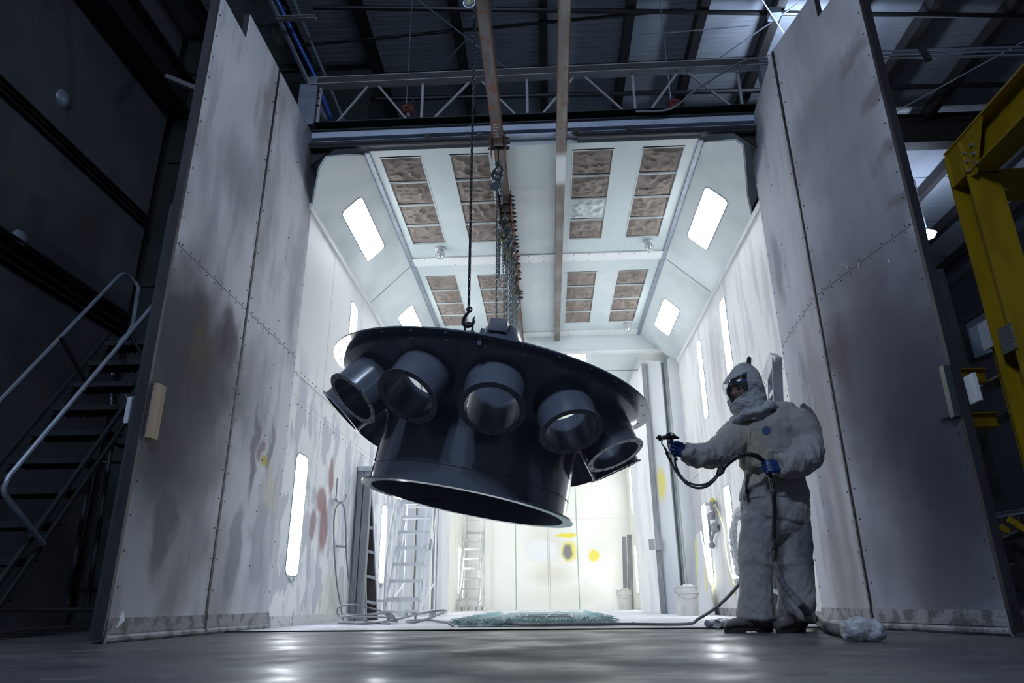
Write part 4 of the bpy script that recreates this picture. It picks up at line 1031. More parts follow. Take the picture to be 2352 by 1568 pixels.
tag(bpy.data.objects['wrapped_floor_hose'], 'plastic-wrapped hose lying doubled on the floor behind the sprayer\'s boots', 'hose')
# ladder leaning behind the sprayer
ld = thing('step_ladder', 'folded step ladder with dark sides standing behind the sprayer', 'ladder', (2.0, 6.2, 0))
a1, a0 = ony(1806, 1437, 6.15), ony(1784, 822, 6.15); c1, c0 = ony(1776, 1437, 6.3), ony(1767, 872, 6.3)
a1.z = .008; c1.z = .008
b = B(); b.bar(a1, a0, .085, .03, (0, 1, 0)); b.obj('side_rail', m_alud, ld)
b = B(); b.bar(c1, c0, .035, .03, (0, 1, 0)); b.obj('side_rail', m_alu, ld)
b = B(); q_ = (a0 + c0) / 2; b.bar(c0 - V((.015, 0, .0)), a0 + V((.0, 0, .03)), .08, .11); b.obj('top_cap', m_alu, ld, bevel=.008)
for k in range(8):
    f_ = .1 + k * .112; b = B(); b.bar(a1.lerp(a0, f_), c1.lerp(c0, f_ + .03), .03, .035); b.obj('rung', m_alu, ld)
for k in range(1):
    b = B(); b.bar((a1 + c1) / 2 + V((0, .12, 0)), (a0 + c0) / 2 + V((0, .05, -.1)), .05, .02, (0, 1, 0)); b.obj('rear_rail', m_alud, ld)

# teal floor filter mat with frayed edges
fm = thing('floor_filter_mat', 'teal fibreglass filter mat with frayed edges lying on the booth floor', 'floor mat', (-.1, 9, .0065))
b = B(); nx, ny = 110, 150; g = []
for i in range(nx + 1):
    row = []
    for j in range(ny + 1):
        u, v = i / nx, j / ny; y = 6.5 + 5.7 * v; x0 = -.80 + .12 * noise.noise(V((y * 3, 0, 1))); x1 = .52 + .12 * noise.noise(V((y * 3, 5, 1)))
        if y > 8.5: x0 += .18; x1 -= .05
        x = x0 + (x1 - x0) * u; e = min(u, 1 - u, v * 2, 1 - v)
        z = .010 + min(1, e * 30) * (.035 + .03 * noise.noise(V((x * 5, y * 4, 0))) + .02 * noise.noise(V((x * 25, y * 25, 2))))
        row.append(b.bm.verts.new((x, y, max(.009, z))))
    g.append(row)
for i in range(nx):
    for j in range(ny): b.bm.faces.new((g[i][j], g[i + 1][j], g[i + 1][j + 1], g[i][j + 1]))
b.obj('pad', m_mat, fm, smooth=True)
b = B()
for k in range(1500):
    side = random.random()
    if side < .45: x, y, dx, dy = random.uniform(-.85, .55), 6.5, random.uniform(-.04, .04), random.uniform(-.14, -.02)
    elif side < .65: x, y, dx, dy = -.78, random.uniform(6.5, 12), random.uniform(-.12, -.02), random.uniform(-.05, .05)
    elif side < .85: x, y, dx, dy = .5, random.uniform(6.5, 12), random.uniform(.02, .12), random.uniform(-.05, .05)
    else: x, y, dx, dy = random.uniform(-.7, .5), random.uniform(6.5, 12.1), random.uniform(-.05, .05), random.uniform(-.05, .05)
    z = random.uniform(.012, .06); p = V((x, y, z)); b.tube([p, p + V((dx * .5, dy * .5, random.uniform(.005, .03))), p + V((dx, dy, random.uniform(-.005, .02)))], .0022, 3)
b.obj('frayed_fibres', mat('teal_fibres', (.34, .52, .52), .6), fm); bpy.data.objects['frayed_fibres']['kind'] = 'stuff'
b = B()
for y in (7.4, 8.6): b.box((-.35, y, .06), (.2, y + .03, .072))
for x in (-.3, -.05, .2): b.bar((x, 6.9, .065), (x + .05, 9.3, .065), .012, .012)
b.obj('wire_support', m_alu, fm)

# hose on the floor with coils at the left
b = B()
pts = [ony(1712, 1322, 5.2), ony(1700, 1338, 5.25), ony(1672, 1370, 5.4), ony(1640, 1398, 5.6), ony(1605, 1420, 5.8), V((1.05, 5.95, .03)), V((.62, 6.15, .028)), V((.30, 6.18, .028)), V((-.2, 6.3, .028)), V((-.75, 6.9, .028)), V((-1.15, 7.8, .02)), V((-1.35, 8.3, .028)), V((-1.55, 8.0, .028)), V((-1.35, 7.6, .028)), V((-1.2, 8.5, .12)), V((-1.5, 8.9, .10)), V((-1.7, 7.4, .028)), V((-2.1, 7.3, .028))]
b.tube(curve(pts, 10), .0115, 10); tag(b.obj('floor_hose', m_hose, smooth=True), 'grey hose running from the sprayer\'s leg across the booth floor to the left', 'hose')
b = B(); pts = []
for k in range(46):
    a = k * .42; pts.append(V((-2.05 + .26 * math.cos(a) + .004 * k, 8.2 + .75 * math.sin(a) - .01 * k, .03 + .006 * (k % 15) + (.10 if 8 < k < 14 else 0) * math.sin((k - 8) / 6 * PI))))
b.tube(curve(pts, 4), .009, 8); tag(b.obj('coiled_hose', m_hose, smooth=True), 'loosely coiled grey hose on the floor under the left wall hook', 'hose')
# scraps at the threshold
for k, (px, py, s_) in enumerate(((1040, 1441, .05), (1455, 1433, .012))):
    p = onz(px, py); b = B(); M_ = Matrix.Translation(p + V((0, 0, .012))) @ Matrix.Rotation(.5, 4, 'Y'); b.box((-s_, -s_ * .8, -.003), (s_ * 1.3, s_ * .8, .006), M_)
    tag(b.obj('floor_scrap', m_alud), ('bent dark metal scrap lying at the booth threshold', 'tiny scrap on the pale booth floor right of the mat')[k], 'scrap')
# ================================================================== THE HALL AROUND THE BOOTH
ZR = 8.6
b = B(); b.box((-9, -6, ZR), (12, 27, ZR + .1)); b.obj('ceiling_roof', m_roof, kind='structure')
b = B()
for y in np.arange(-4, 27, 1.9): b.box((-9, y, ZR - .004), (12, y + .012, ZR + .002))
trim(b, m_purlin)
for k, X in enumerate((-6.3, -5.0, -3.75, -2.62, -1.2, .12, 1.42, 2.5, 3.62, 4.8, 5.9, 7.1, 8.3, 9.5, 10.7)):
    b = B(); b.chan((X, -5.5, ZR - .12), (X, 27, ZR - .12), .13, .22, .01); b.obj('trim_purlin', m_purlin, kind='structure')
for Y in (10.9,):
    b = B(); b.ibeam((3.2, Y, ZR - .45), (11.4, Y, ZR - .45), .25, .62, .02); b.obj('trim_rafter', m_purlin, kind='structure')
# sprinkler pipes and bracing rods
sp = [((-3.2, 7.6, 8.3), (10, 8.6, 8.3), .035), ((-4, 9.5, 8.25), (10, 9.9, 8.25), .04), ((-4.5, 8.4, 8.34), (2.2, 8.0, 8.34), .025)]
lbs = ['black sprinkler pipe nearest the top of the picture, across the roof', 'thicker black sprinkler pipe across the roof just over the truss', 'thin dark pipe crossing the roof behind the rusty beam']
for (a, c, r), l in zip(sp, lbs):
    b = B(); b.tube([a, c], r, 8); tag(b.obj('sprinkler_pipe', m_pipe), l, 'pipe')
def at_roof(px, py, z=8.4): return onz(px, py, z)
rods = [((960, 0), (1180, 170), 'thin bracing rod crossing the dark roof left of the rusty beam'), ((1150, 0), (940, 240), 'second thin bracing rod of the cross over the truss'),
        ((1830, 10), (1600, 170), 'bracing rod running down-left from the steel knot at the upper right'), ((1750, 0), (1800, 75), 'short bracing rod above the steel knot'), ((2060, 255), (2352, 95), 'thin bracing rod at the upper right beside the door'), ((1720, 60), (1470, 80), 'horizontal bracing rod left of the steel knot')]
for k_, (a, c, l) in enumerate(rods):
    zz_ = (8.22, 8.14, 8.22, 8.10, 8.2, 8.14)[k_]; b = B(); b.tube([at_roof(*a, zz_), at_roof(*c, zz_)], .010, 6); tag(b.obj('bracing_rod', m_galv), l, 'rod')
p = onz(1778, 33, 8.2); b = B(); b.box(p - V((.08, .08, .05)), p + V((.08, .08, .06))); tag(b.obj('brace_knot', m_galv), 'small steel bracket where the thin roof rods meet', 'bracket')
# conduits to the right with unistrut
for k, (ya, yb) in enumerate(((352, 322), (378, 345), (404, 378))):
    a, c = onx(2022, ya / 3, 3.0), onx(2352, yb / 3, 4.4); a = ony(2022, ya / 3 , 6.0); c = ony(2360, yb / 3, 6.0)
    b = B(); b.tube([a, c], .011, 8); tag(b.obj('conduit', m_galv), ('topmost', 'middle', 'lowest')[k] + ' of three thin conduits right of the right booth door', 'conduit')
p = ony(2122, 118, 5.97); b = B(); b.bar(p + V((-.03, 0, .12)), p + V((.03, 0, -.12)), .05, .04, (0, 1, 0)); tag(b.obj('strut_bracket', m_teal), 'slotted steel bracket holding the three thin conduits', 'bracket')

# high-bay lamps
def high_bay(c, r, strength, label):
    c = V(c); t = thing('high_bay_lamp', label, 'lamp', c)
    b = B(); b.lathe([(0, 0), (r * .7, 0), (r, r * .5), (r * .8, r * .55), (0, r * .56)], c, (0, 0, 1), 24)
    b.obj('diffuser', mat('lit_diffuser', (1, 1, 1), .5, emit=((.62, .76, 1.0), strength)), t)
    b = B(); b.lathe([(r * .35, 0), (r * .35, r * .5), (.01, r * .55), (.01, ZR - c.z - r * .56)], c + V((0, 0, r * .57)), (0, 0, 1), 12); b.obj('housing', m_galv, t)
    return t
p = onz(2133, 545, 7.2)
high_bay(p, .16, 190, 'glowing high-bay lamp seen right of the right booth door')
high_bay(onz(1885, 120, 7.5), .2, 170, 'high-bay lamp over the hall behind the right booth door')
high_bay((-1.6, -1.9, 6.9), .3, 240, 'high-bay lamp behind the camera, left')
high_bay((-.35, -1.5, 6.9), .3, 190, 'high-bay lamp behind the camera, right')

# left wall of the hall: tilt-up concrete with rails, beam, column
LX = -5.5
b = B(); b.box((LX - .2, -6, 0), (LX, 8.25, 9)); b.obj('wall_hall_left', m_concrete, kind='structure')
b = B(); b.box((LX - .25, 8.25, 0), (LX - .1, 22, 9)); b.obj('wall_hall_left_rear', m_concrete, kind='structure')
for z, h_, l in ((5.2, .16, 'upper'), (3.66, .34, 'lower')):
    g_ = thing('wall_rail', 'dark steel rail running along the left concrete wall, %s' % l, 'rail', (LX, 2, z))
    b = B(); b.chan((LX + .05, -5, z), (LX + .05, 8.2, z), .10, h_ * .45, .01, (0, 0, 1)); b.obj('channel', m_darksteel, g_)
    b = B(); b.bar((LX + .03, -5, z + h_ * .42), (LX + .03, 8.2, z + h_ * .42), .06, .02); b.bar((LX + .03, -5, z - h_ * .42), (LX + .03, 8.2, z - h_ * .42), .06, .02); b.obj('flange_strip', m_galvdark, g_)
for px, py, l in ((145, 228, 'upper'), (45, 552, 'lower')):
    p = onx(px, py, LX); b = B(); b.lathe([(0, .05), (.05, .045), (.10, .02), (.115, 0), (0, -.005)], p, (1, 0, 0), 28); tag(b.obj('round_wall_cap', m_galv, smooth=True), 'round dull metal cap on the left concrete wall, the %s one' % l, 'wall cap')
# diagonal dark girder under the eave and column at the wall end
b = B(); b.ibeam((LX + .25, -4, 7.25), (LX + .25, 8.2, 7.25), .32, .55, .03); tag(b.obj('eave_girder', m_darksteel), 'heavy black steel girder high along the left concrete wall', 'girder')
cl_ = thing('steel_column', 'dark green-grey steel column at the end of the left concrete wall', 'column', (LX + .25, 8.6, 0))
b = B(); b.ibeam((LX + .28, 8.55, 0), (LX + .28, 8.55, 8.6), .42, .50, .03, (0, 1, 0)); b.obj('shaft', m_teal, cl_)
for z in (6.2, 7.0, 7.8):
    b = B(); b.box((LX + .1, 8.3, z), (LX + .55, 8.75, z + .03)); b.obj('stiffener', m_teal, cl_)
b = B(); b.bar(onx(385, 178, -5.05), ony(475, 215, 7.3), .10, .06); tag(b.obj('angle_brace', m_truss), 'pale steel angle brace behind the left booth door', 'brace')
b = B(); b.box((-5.2, 9.0, 0), (-2.7, 9.06, 9)); b.obj('wall_hall_rear_left', m_teal, kind='structure')
# bracket plates above the left door
b = B(); b.plate([ony(*p, 7.2) for p in ((590, 0), (640, 2), (656, 18), (640, 45), (600, 60), (585, 50))], (0, .03, 0)); b.plate([ony(*p, 7.2) for p in ((625, 60), (655, 68), (645, 145), (615, 120))], (0, .03, 0)); tag(b.obj('gusset_plate', m_teal), 'dull green steel gusset plates above the left booth door', 'gusset')
# blue pipe, rail and conduit going up left
b = B(); b.tube([ony(765, 285, 7.0), ony(728, 185, 6.9), ony(636, 0, 6.4), ony(600, -80, 6.2)], .028, 12); tag(b.obj('blue_pipe', m_blue, smooth=True), 'bright blue pipe slanting up behind the left booth door', 'pipe')
b = B(); b.bar(ony(752, 285, 7.05), ony(621, 0, 6.45), .05, .03); tag(b.obj('steel_rail', m_galv), 'grey steel rail slanting just left of the blue pipe', 'rail')
b = B(); b.bar(ony(795, 290, 7.2), ony(675, 0, 6.5), .022, .02); tag(b.obj('thin_conduit', m_galv), 'thin grey conduit slanting right of the blue pipe', 'conduit')
b = B(); b.chan(ony(636, 43, 6.38), ony(725, 40, 6.38), .05, .05, .006); tag(b.obj('slotted_strut', m_truss), 'short slotted white strut crossing the blue pipe', 'strut')
# red pipe couplings hanging behind the truss
for px, py, l in ((938, 253, 'left'), (1547, 241, 'right')):
    p = ony(px, py, 7.2); t = thing('pipe_coupling', 'red grooved pipe coupling hanging behind the truss, on the %s' % l, 'coupling', p)
    b = B(); b.cyl(p - V((.05, 0, .0)), p + V((.05, 0, 0)), .062, n=18); b.cyl(p - V((.06, 0, 0)), p - V((.045, 0, 0)), .07, n=18); b.cyl(p + V((.045, 0, 0)), p + V((.06, 0, 0)), .07, n=18); b.box(p + V((-.03, -.09, -.02)), p + V((.03, .09, .02))); b.obj('body', m_red, t, smooth=True)
    b = B(); b.tube([p + V((-.03, 0, .06)), p + V((-.03, 0, ZR - p.z))], .006, 6); b.obj('hanger_rod', m_galv, t)
    b = B(); b.cyl(p - V((0, 0, .06)), p - V((0, 0, .11)), .03, n=12); b.obj('outlet', m_galv, t)

# mobile steel stairs at the left
st = thing('steel_stairs', 'dark steel stairs with tube handrails beside the left booth door', 'stairs', (-3.9, 5, 0))
sx0, sx1 = -4.22, -3.58
for k in range(1, 11):
    z = .26 * k - .02; y = 5.20 + (z - 1.27) * .66
    b = B(); b.box((sx0, y, z - .035), (sx1, y + .03, z + .01)); b.box((sx0, y + .03, z - .005), (sx1, y + .24, z + .01))
    for j in range(12): b.box((sx0 + .02 + j * .05, y + .04, z - .04), (sx0 + .03 + j * .05, y + .24, z - .005))
    b.obj('tread', m_galvdark, st)
for x in (sx0 - .02, sx1 + .02):
    b = B(); f0 = lambda z: 5.20 + (z - 1.27) * .66
    for off in (0, .14): b.bar((x, f0(0.05) + off, .05), (x, f0(2.7) + off, 2.7), .03, .03)
    b.obj('stringer', m_galvdark, st)
b = B(); q = [onx(100, 1250, -3.52), onx(10, 1135, -3.52), onx(9, 1120, -3.52), onx(20, 1095, -3.52), onx(365, 685, -3.52)]
b.tube(q, .019, 8); b.obj('handrail', m_galv, st, smooth=True)
b = B(); q = [onx(-60, 990, -4.25), onx(0, 920, -4.25), onx(275, 632, -4.25), onx(285, 628, -4.25), onx(294, 632, -4.25), onx(312, 650, -4.22), onx(318, 660, -4.1), onx(305, 745, -3.9), onx(295, 765, -3.8), onx(270, 790, -3.8)]
b.tube(q, .019, 8); b.obj('handrail', m_galv, st, smooth=True)
b = B(); b.tube([onx(316, 658, -4.15), ony(372, 658, 6.6)], .016, 8); b.tube([onx(140, 775, -4.22), onx(200, 880, -4.22)], .017, 8); b.tube([ony(298, 765, 5.8), ony(345, 850, 6.0)], .017, 8); b.obj('guard_tube', m_galvdark, st, smooth=True)
for (a, c) in (((258, 1010), (200, 1392)), ((205, 1100), (155, 1390))):
    b = B(); b.tube([ony(*a, 6.4), ony(*c, 6.4)], .022, 8); b.obj('leg', m_galvdark, st, smooth=True)
b = B(); b.tube([ony(0, 1400, 6.4), ony(240, 1400, 6.4)], .022, 8); b.tube([ony(165, 1355, 6.6), ony(245, 1355, 6.6)], .018, 8); b.tube([ony(260, 1018, 6.4), ony(305, 1033, 6.6)], .02, 8); b.tube([ony(210, 1062, 6.4), ony(300, 1062, 6.6)], .015, 8); b.obj('base_frame', m_galvdark, st, smooth=True)
b = B(); chain_bm(b, [ony(258, 855, 6.2), ony(262, 880, 6.2), ony(275, 880, 6.2)], .03, .004, .02); chain_bm(b, [ony(258, 850, 6.2), ony(256, 930, 6.2)], .03, .004, .02); chain_bm(b, [ony(285, 900, 6.2), ony(302, 930, 6.2)], .03, .004, .02); b.obj('safety_chain', m_galv, st)

# right wall of the hall, window, yellow gantries
RX_ = 11.6
b = B()
for k in range(190):
    y = 2 + k * .12; b.box((RX_, y, 0), (RX_ + .05, y + .075, 8.5)); 
b.box((RX_ + .04, -6, 0), (RX_ + .14, 27, 8.6)); b.obj('wall_hall_right', m_corr, kind='structure')
b = B(); b.box((2.7, 26.4, 0), (11.6, 26.5, 8.6)); b.obj('wall_hall_rear_right', m_corr, kind='structure')
wp = thing('panel_box', 'pale blue-grey steel-framed panel high on the right side behind the yellow frame', 'panel', ony(2280, 920, 10.2))
q = [ony(*p, 10.2) for p in ((2206, 741), (2300, 680), (2320, 770), (2320, 800), (2230, 832))]
b = B(); b.plate(q, (0, .04, 0)); b.obj('sheet', mat('pale_blue_sheet', (.20, .24, .30), .5), wp)
b = B()
for i in ((0, 1), (4, 0), (3, 4)): b.bar(q[i[0]] - V((0, .02, 0)), q[i[1]] - V((0, .02, 0)), .07, .07)
b.bar(q[3] + V((.05, .02, 0)), V((q[3].x + .05, q[3].y + .02, 0)), .07, .07, (0, 1, 0)); b.obj('frame', m_darksteel, wp)
for (p0, p1, w_, l) in (((2150, 620), (2215, 850), .16, 'grey vertical steel post right behind the right booth door'), ):
    b = B(); b.bar(ony(*p1, 9.6) - V((0, 0, 3)), ony(2150, 620, 9.6), w_, .1, (0, 1, 0)); tag(b.obj('steel_post', m_teal), l, 'post')
GX = 4.2
ga = onx(2195, 345, GX)
g1 = thing('yellow_gantry', 'tall dark-yellow gantry frame with bolted corner at the right edge', 'gantry', (GX, ga.y, 0))
b = B(); b.ibeam((GX + .10, ga.y + .0, 0), (GX + .10, ga.y + .0, ga.z), .30, .28, .02, (0, 1, 0)); b.obj('column', m_yellow, g1)
b = B(); b.ibeam((GX + .10, ga.y + .15, ga.z + .02 - .17), (GX + .10, -1.0, ga.z + .02 - .17), .26, .42, .022); b.obj('top_beam', m_yellow, g1)
b = B(); b.plate([(GX - .02, ga.y + .15, ga.z - .35), (GX - .02, ga.y + .15, ga.z + .04), (GX - .02, ga.y - .5, ga.z + .04), (GX - .02, ga.y - .22, ga.z - .42)], (.015, 0, 0)); b.obj('corner_plate', m_yellow, g1)
for px, py in ((2234, 333), (2217, 352), (2239, 352), (2223, 371), (2246, 374), (2229, 392)):
    p = onx(px, py, GX - .02); b = B(); b.cyl(p, p - V((.02, 0, 0)), .018, n=6); b.obj('bolt', m_galv, g1)
b = B(); b.box((GX - .05, ga.y - .14, ga.z - .37), (GX + .25, ga.y + .14, ga.z - .35)); b.obj('end_plate', m_yellow, g1)
b = B(); b.box((GX + .25, ga.y - .1, ga.z - .55), (GX + 3, ga.y + .1, ga.z - .3)); b.obj('cross_beam', m_yellow, g1)
gb = ony(2262, 740, 7.9)
g2 = thing('yellow_gantry', 'smaller bright yellow steel frame behind the big gantry column', 'gantry', (gb.x, gb.y, 0))
b = B(); b.ibeam((gb.x + .17, 7.9, 0), (gb.x + .17, 7.9, gb.z - .3), .20, .22, .015, (0, 1, 0)); b.obj('column', m_yellow, g2)
b = B(); b.box((gb.x, 7.8, gb.z - .30), (gb.x + 1.6, 8.0, gb.z)); b.obj('top_beam', m_yellow, g2)
b = B(); b.plate([(gb.x - .01, 7.78, gb.z - .32), (gb.x - .01, 7.78, gb.z + .01), (gb.x - .01, 8.02, gb.z + .01), (gb.x - .01, 8.02, gb.z - .32)], (-.012, 0, 0)); b.obj('end_plate', m_signw, g2)
b = B()
for dz in (.34, .40, .46, .52, .58):
    for dx in (.075, .265): p = V((gb.x + dx, 7.78, gb.z - dz)); b.cyl(p, p - V((0, .02, 0)), .012, n=6)
b.obj('bolts', m_bolt, g2)
for (ya, yb, l) in ((847, 880, 'upper'), (952, 978, 'lower')):
    a = ony(2190, (ya + yb) / 2 + 2, 8.3); b = B(); b.ibeam((a.x - .3, 8.3, a.z), (gb.x + .1, 8.3, a.z), .15, .17, .015); b.obj('cross_beam', m_yellow, g2)
for (p0, p1, l) in (((2150, 955), (2300, 870), 'upper'), ((2200, 1010), (2320, 950), 'lower')):
    b = B(); b.bar(ony(*p0, 8.6), ony(*p1, 9.2), .12, .12); tag(b.obj('brown_beam', m_rust), 'dark brown steel beam sloping behind the yellow frame, %s one' % l, 'beam')
b = B(); b.box(onx(2325, 770, 4.14) - V((0, 0, .12)), onx(2325, 770, 4.14) + V((.02, .18, .12)))
for k in range(6): pass
tag(b.obj('warning_sign', mat('grey_sign', (.12, .12, .12), .6, var=[(60, (1, 1, 3), (.28, .28, .27), .8, .5, .55)])), 'grey sign with rows of small print on the big yellow column', 'sign')
# rack with yellow tags low at the right
rk = thing('strut_rail', 'slotted steel rail low at the right edge with yellow tags hanging', 'rail', ony(2300, 1180, 6.2))
b = B(); b.chan(ony(2284, 1184, 6.2), ony(2380, 1169, 6.2), .03, .04, .004); b.obj('rail', m_galv, rk)
for k, (px, py) in enumerate(((2306, 1215), (2325, 1198), (2345, 1211))):
    p = ony(px, py, 6.15); b = B(); M_ = Matrix.Translation(p) @ Matrix.Rotation(.6, 4, 'Y'); b.box((-.036, -.015, -.026), (.036, .015, .026), M_); b.tube([p, p + V((0, 0, .08))], .003, 5)
    tag(b.obj('yellow_tag', m_yellow), ('left', 'middle', 'right')[k] + ' yellow block tag hanging under the slotted rail at the right edge', 'tag', 'yellow tags on the slotted rail')
b = B(); b.plate([ony(*p, 6.4) for p in ((2310, 1235), (2352, 1215), (2400, 1215), (2400, 1290), (2345, 1300))], (0, .4, 0)); tag(b.obj('tool_cabinet', m_teal), 'dull blue-grey metal box under the yellow tags', 'box')
b = B(); b.cyl(ony(2352, 1325, 6.2), ony(2352, 1325, 6.2) + V((.0, .12, 0)), .115, n=28); tag(b.obj('dark_wheel', m_rubber, smooth=True), 'dark round wheel low at the right edge', 'wheel')
b = B(); b.plate([ony(*p, 8.75) for p in ((2252, 1062), (2264, 1058), (2270, 1075), (2266, 1095), (2256, 1108))], (0, .03, 0)); b.bar(ony(2260, 1062, 8.77), ony(2258, 975, 8.77), .02, .02, (0, 1, 0)); tag(b.obj('rusty_plate', m_rustedge), 'rusty rounded plate hanging just right of the right door edge', 'plate')
# ================================================================== THE SPRAYER
PY = 5.05
def pp(px, py, Y=PY): return ony(px, py, Y)
K = (pp(1800, 1000) - pp(1700, 1000)).length / 100      # metres per pixel at the figure
person = thing('person', 'person in dirty white hooded coverall and blue gloves, holding out a spray gun', 'person', (1.45, 5.05, 0))

def wrinkle(b, amp, sc=(1, 1, 1), seed=0.0, mask=None):
    bmesh.ops.recalc_face_normals(b.bm, faces=b.bm.faces); b.bm.normal_update()
    nw = []
    for v in b.bm.verts:
        p = v.co; q = V((p.x * sc[0], p.y * sc[1], p.z * sc[2]))
        n1 = 1 - abs(noise.noise(q * 7 + V((seed, 0, 0)))) * 2.2
        n2 = 1 - abs(noise.noise(q * 16 + V((0, seed, 3)))) * 2.2
        n3 = noise.noise(q * 3.2 + V((seed, 7, 0)))
        a = amp * (mask(p) if mask else 1)
        n4 = 1 - abs(noise.noise(q * 30 + V((seed, seed, 1)))) * 2.2
        nw.append(v.co + v.normal * (a * (.9 * n1 + .5 * n2 + .28 * n4) + amp * .9 * n3))
    for v, c in zip(b.bm.verts, nw): v.co = c

# ---- coverall: torso, arms, legs grown into one skin
b = B()
tors = [(1745, 936, 24), (1752, 948, 44), (1763, 958, 68), (1768, 972, 82), (1770, 990, 84), (1769, 1010, 80), (1768, 1035, 76), (1773, 1060, 69), (1778, 1080, 62), (1778, 1092, 61), (1779, 1110, 66), (1779, 1135, 71), (1779, 1165, 73), (1778, 1195, 70)]
pts = [pp(x, y, 5.08) for x, y, r in tors]; b.tube(pts, [r * K for x, y, r in tors], 28, squash=(1, .72))
legR = [(1752, 1135, 22), (1749, 1165, 34), (1745, 1195, 39), (1740, 1235, 38), (1736, 1270, 36), (1735, 1300, 34), (1735, 1340, 33), (1734, 1380, 34), (1736, 1408, 36), (1737, 1421, 36)]
legL = [(1806, 1135, 22), (1811, 1165, 34), (1815, 1195, 39), (1819, 1235, 40), (1822, 1270, 40), (1825, 1300, 39), (1828, 1340, 37), (1829, 1380, 36), (1828, 1408, 37), (1828, 1423, 37)]
for L_, Y_ in ((legR, 5.06), (legL, 5.10)): b.tube([pp(x, y, Y_) for x, y, r in L_], [r * K for x, y, r in L_], 24, squash=(1, .95))
b.sphere(pp(1779, 1205, 5.08), (.20, .14, .12), 20, 12)
armR = [(1735, 985, 40, 5.14), (1708, 990, 41, 5.10), (1688, 1006, 37, 5.04), (1668, 1025, 33, 4.98), (1648, 1038, 31, 4.93), (1625, 1045, 29, 4.90), (1603, 1044, 26, 4.89), (1585, 1041, 22, 4.88), (1572, 1037, 19, 4.88)]
armL = [(1800, 968, 38, 5.04), (1826, 978, 44, 5.02), (1846, 998, 40, 4.99), (1856, 1022, 33, 4.96), (1853, 1043, 33, 4.90), (1838, 1057, 31, 4.86), (1820, 1064, 28, 4.83), (1803, 1068, 25, 4.81), (1791, 1069, 21, 4.80)]
for A_ in (armR, armL): b.tube([pp(x, y, Y_) for x, y, r, Y_ in A_], [r * K for x, y, r, Y_ in A_], 22)
b = remesh(b, .0085, 6)
def mask(p):
    z = p.z; m_ = .8
    if z < .35: m_ += .9 * (1 - z / .35)
    if abs(z - 1.02) < .16: m_ += .8
    if abs(z - .62) < .2: m_ += .3
    if p.x < 1.1: m_ += .25
    return m_
wrinkle(b, .0085, (1.25, 1.1, .75), 2.3, mask)
suit = b.obj('coverall', m_suit, person, smooth=True)
# front zip placket, sleeve cuffs, emblem
def on_front(px, py, Ya=4.6, Yb=5.3, off=.004):
    """first point of the coverall along the sight line"""
    bpy.context.view_layer.update()
    o = V((0, 0, CAM_H)); d = _ray(px, py).normalized(); mi = suit.matrix_world.inverted()
    ok, loc, nr_, _ = suit.ray_cast(mi @ o, d)
    return (suit.matrix_world @ loc - d * off) if ok else pp(px, py, 4.9)
b = B(); q = curve([on_front(x, y) for x, y in ((1722, 962), (1721, 985), (1720, 1010), (1719, 1035), (1719, 1055), (1722, 1070))], 4)
for i in range(len(q) - 1): b.bar(q[i], q[i + 1] + (q[i + 1] - q[i]) * .15, .022, .008, (0, 1, 0))
b = remesh(b, .004, 3); b.obj('zip_placket', m_suit, person, smooth=True)
b = B(); cen = []
for k in range(8):
    a = PI / 8 + k * PI / 4; cen.append(on_front(1760 + 10.2 * math.cos(a), 988 + 10.2 * math.sin(a), off=.003))
c0 = on_front(1760, 988, off=.004); vs = [b.bm.verts.new(p) for p in cen]; vc = b.bm.verts.new(c0)
for k in range(8): b.bm.faces.new((vs[k], vs[(k + 1) % 8], vc))
b.obj('round_emblem', m_emblem, person)
# belt with hanging strap
b = B(); cx = pp(1779, 1083, 5.08); n_ = 40; ring = []
for j in range(n_):
    a = 2 * PI * j / n_; ring.append(V((cx.x + 65.5 * K * math.cos(a), cx.y + 65.5 * K * .76 * math.sin(a), cx.z + .012 * math.cos(a))))
for dz, rr in ((-.024, 0), (.024, 0)): pass
A_ = [[b.bm.verts.new(p + V((0, 0, dz)) + (p - cx).normalized() * o_) for p in ring] for dz, o_ in ((-.024, .0), (-.024, .010), (.024, .010), (.024, .0))]
for i in range(4):
    for j in range(n_): b.bm.faces.new((A_[i][j], A_[i][(j + 1) % n_], A_[(i + 1) % 4][(j + 1) % n_], A_[(i + 1) % 4][j]))
b.obj('belt', m_belt, person, smooth=True)
b = B(); q = [on_front(1722, 1090), on_front(1718, 1110), on_front(1719, 1130), on_front(1723, 1152)]
for i in range(3): b.bar(q[i], q[i + 1], .042, .007, (0, 1, 0))
b.obj('hanging_strap', m_sole, person)

# ---- hood with visor, one grid split in two meshes
HY = 5.0
F = V((-.93, -.36, 0)).normalized(); S = V((-F.y, F.x, 0))
secs = [(834, 1701, 1714), (836, 1696, 1719), (841, 1688, 1728), (850, 1680, 1737), (860, 1673, 1744), (872, 1665, 1749), (884, 1659, 1752), (893, 1660, 1754), (902, 1664, 1756), (912, 1668, 1758), (922, 1672, 1761), (931, 1676, 1764), (940, 1680, 1768), (950, 1686, 1771), (960, 1694, 1773), (970, 1704, 1768)]
rows = []; NA = 72
for y, xa_, xb_ in secs:
    pa, pb = pp(xa_, y, HY), pp(xb_, y, HY); c = (pa + pb) / 2; a_ = (pb.x - pa.x) / 2 / .985
    w_ = a_ * .88; row = []
    for j in range(NA):
        t = 2 * PI * j / NA; row.append((c + F * a_ * math.cos(t) + S * w_ * math.sin(t), t))
    rows.append(row)
def zfor(y): return pp(1705, y, HY).z
zt0, zt1, zb0, zb1 = zfor(885), zfor(864), zfor(932), zfor(910)
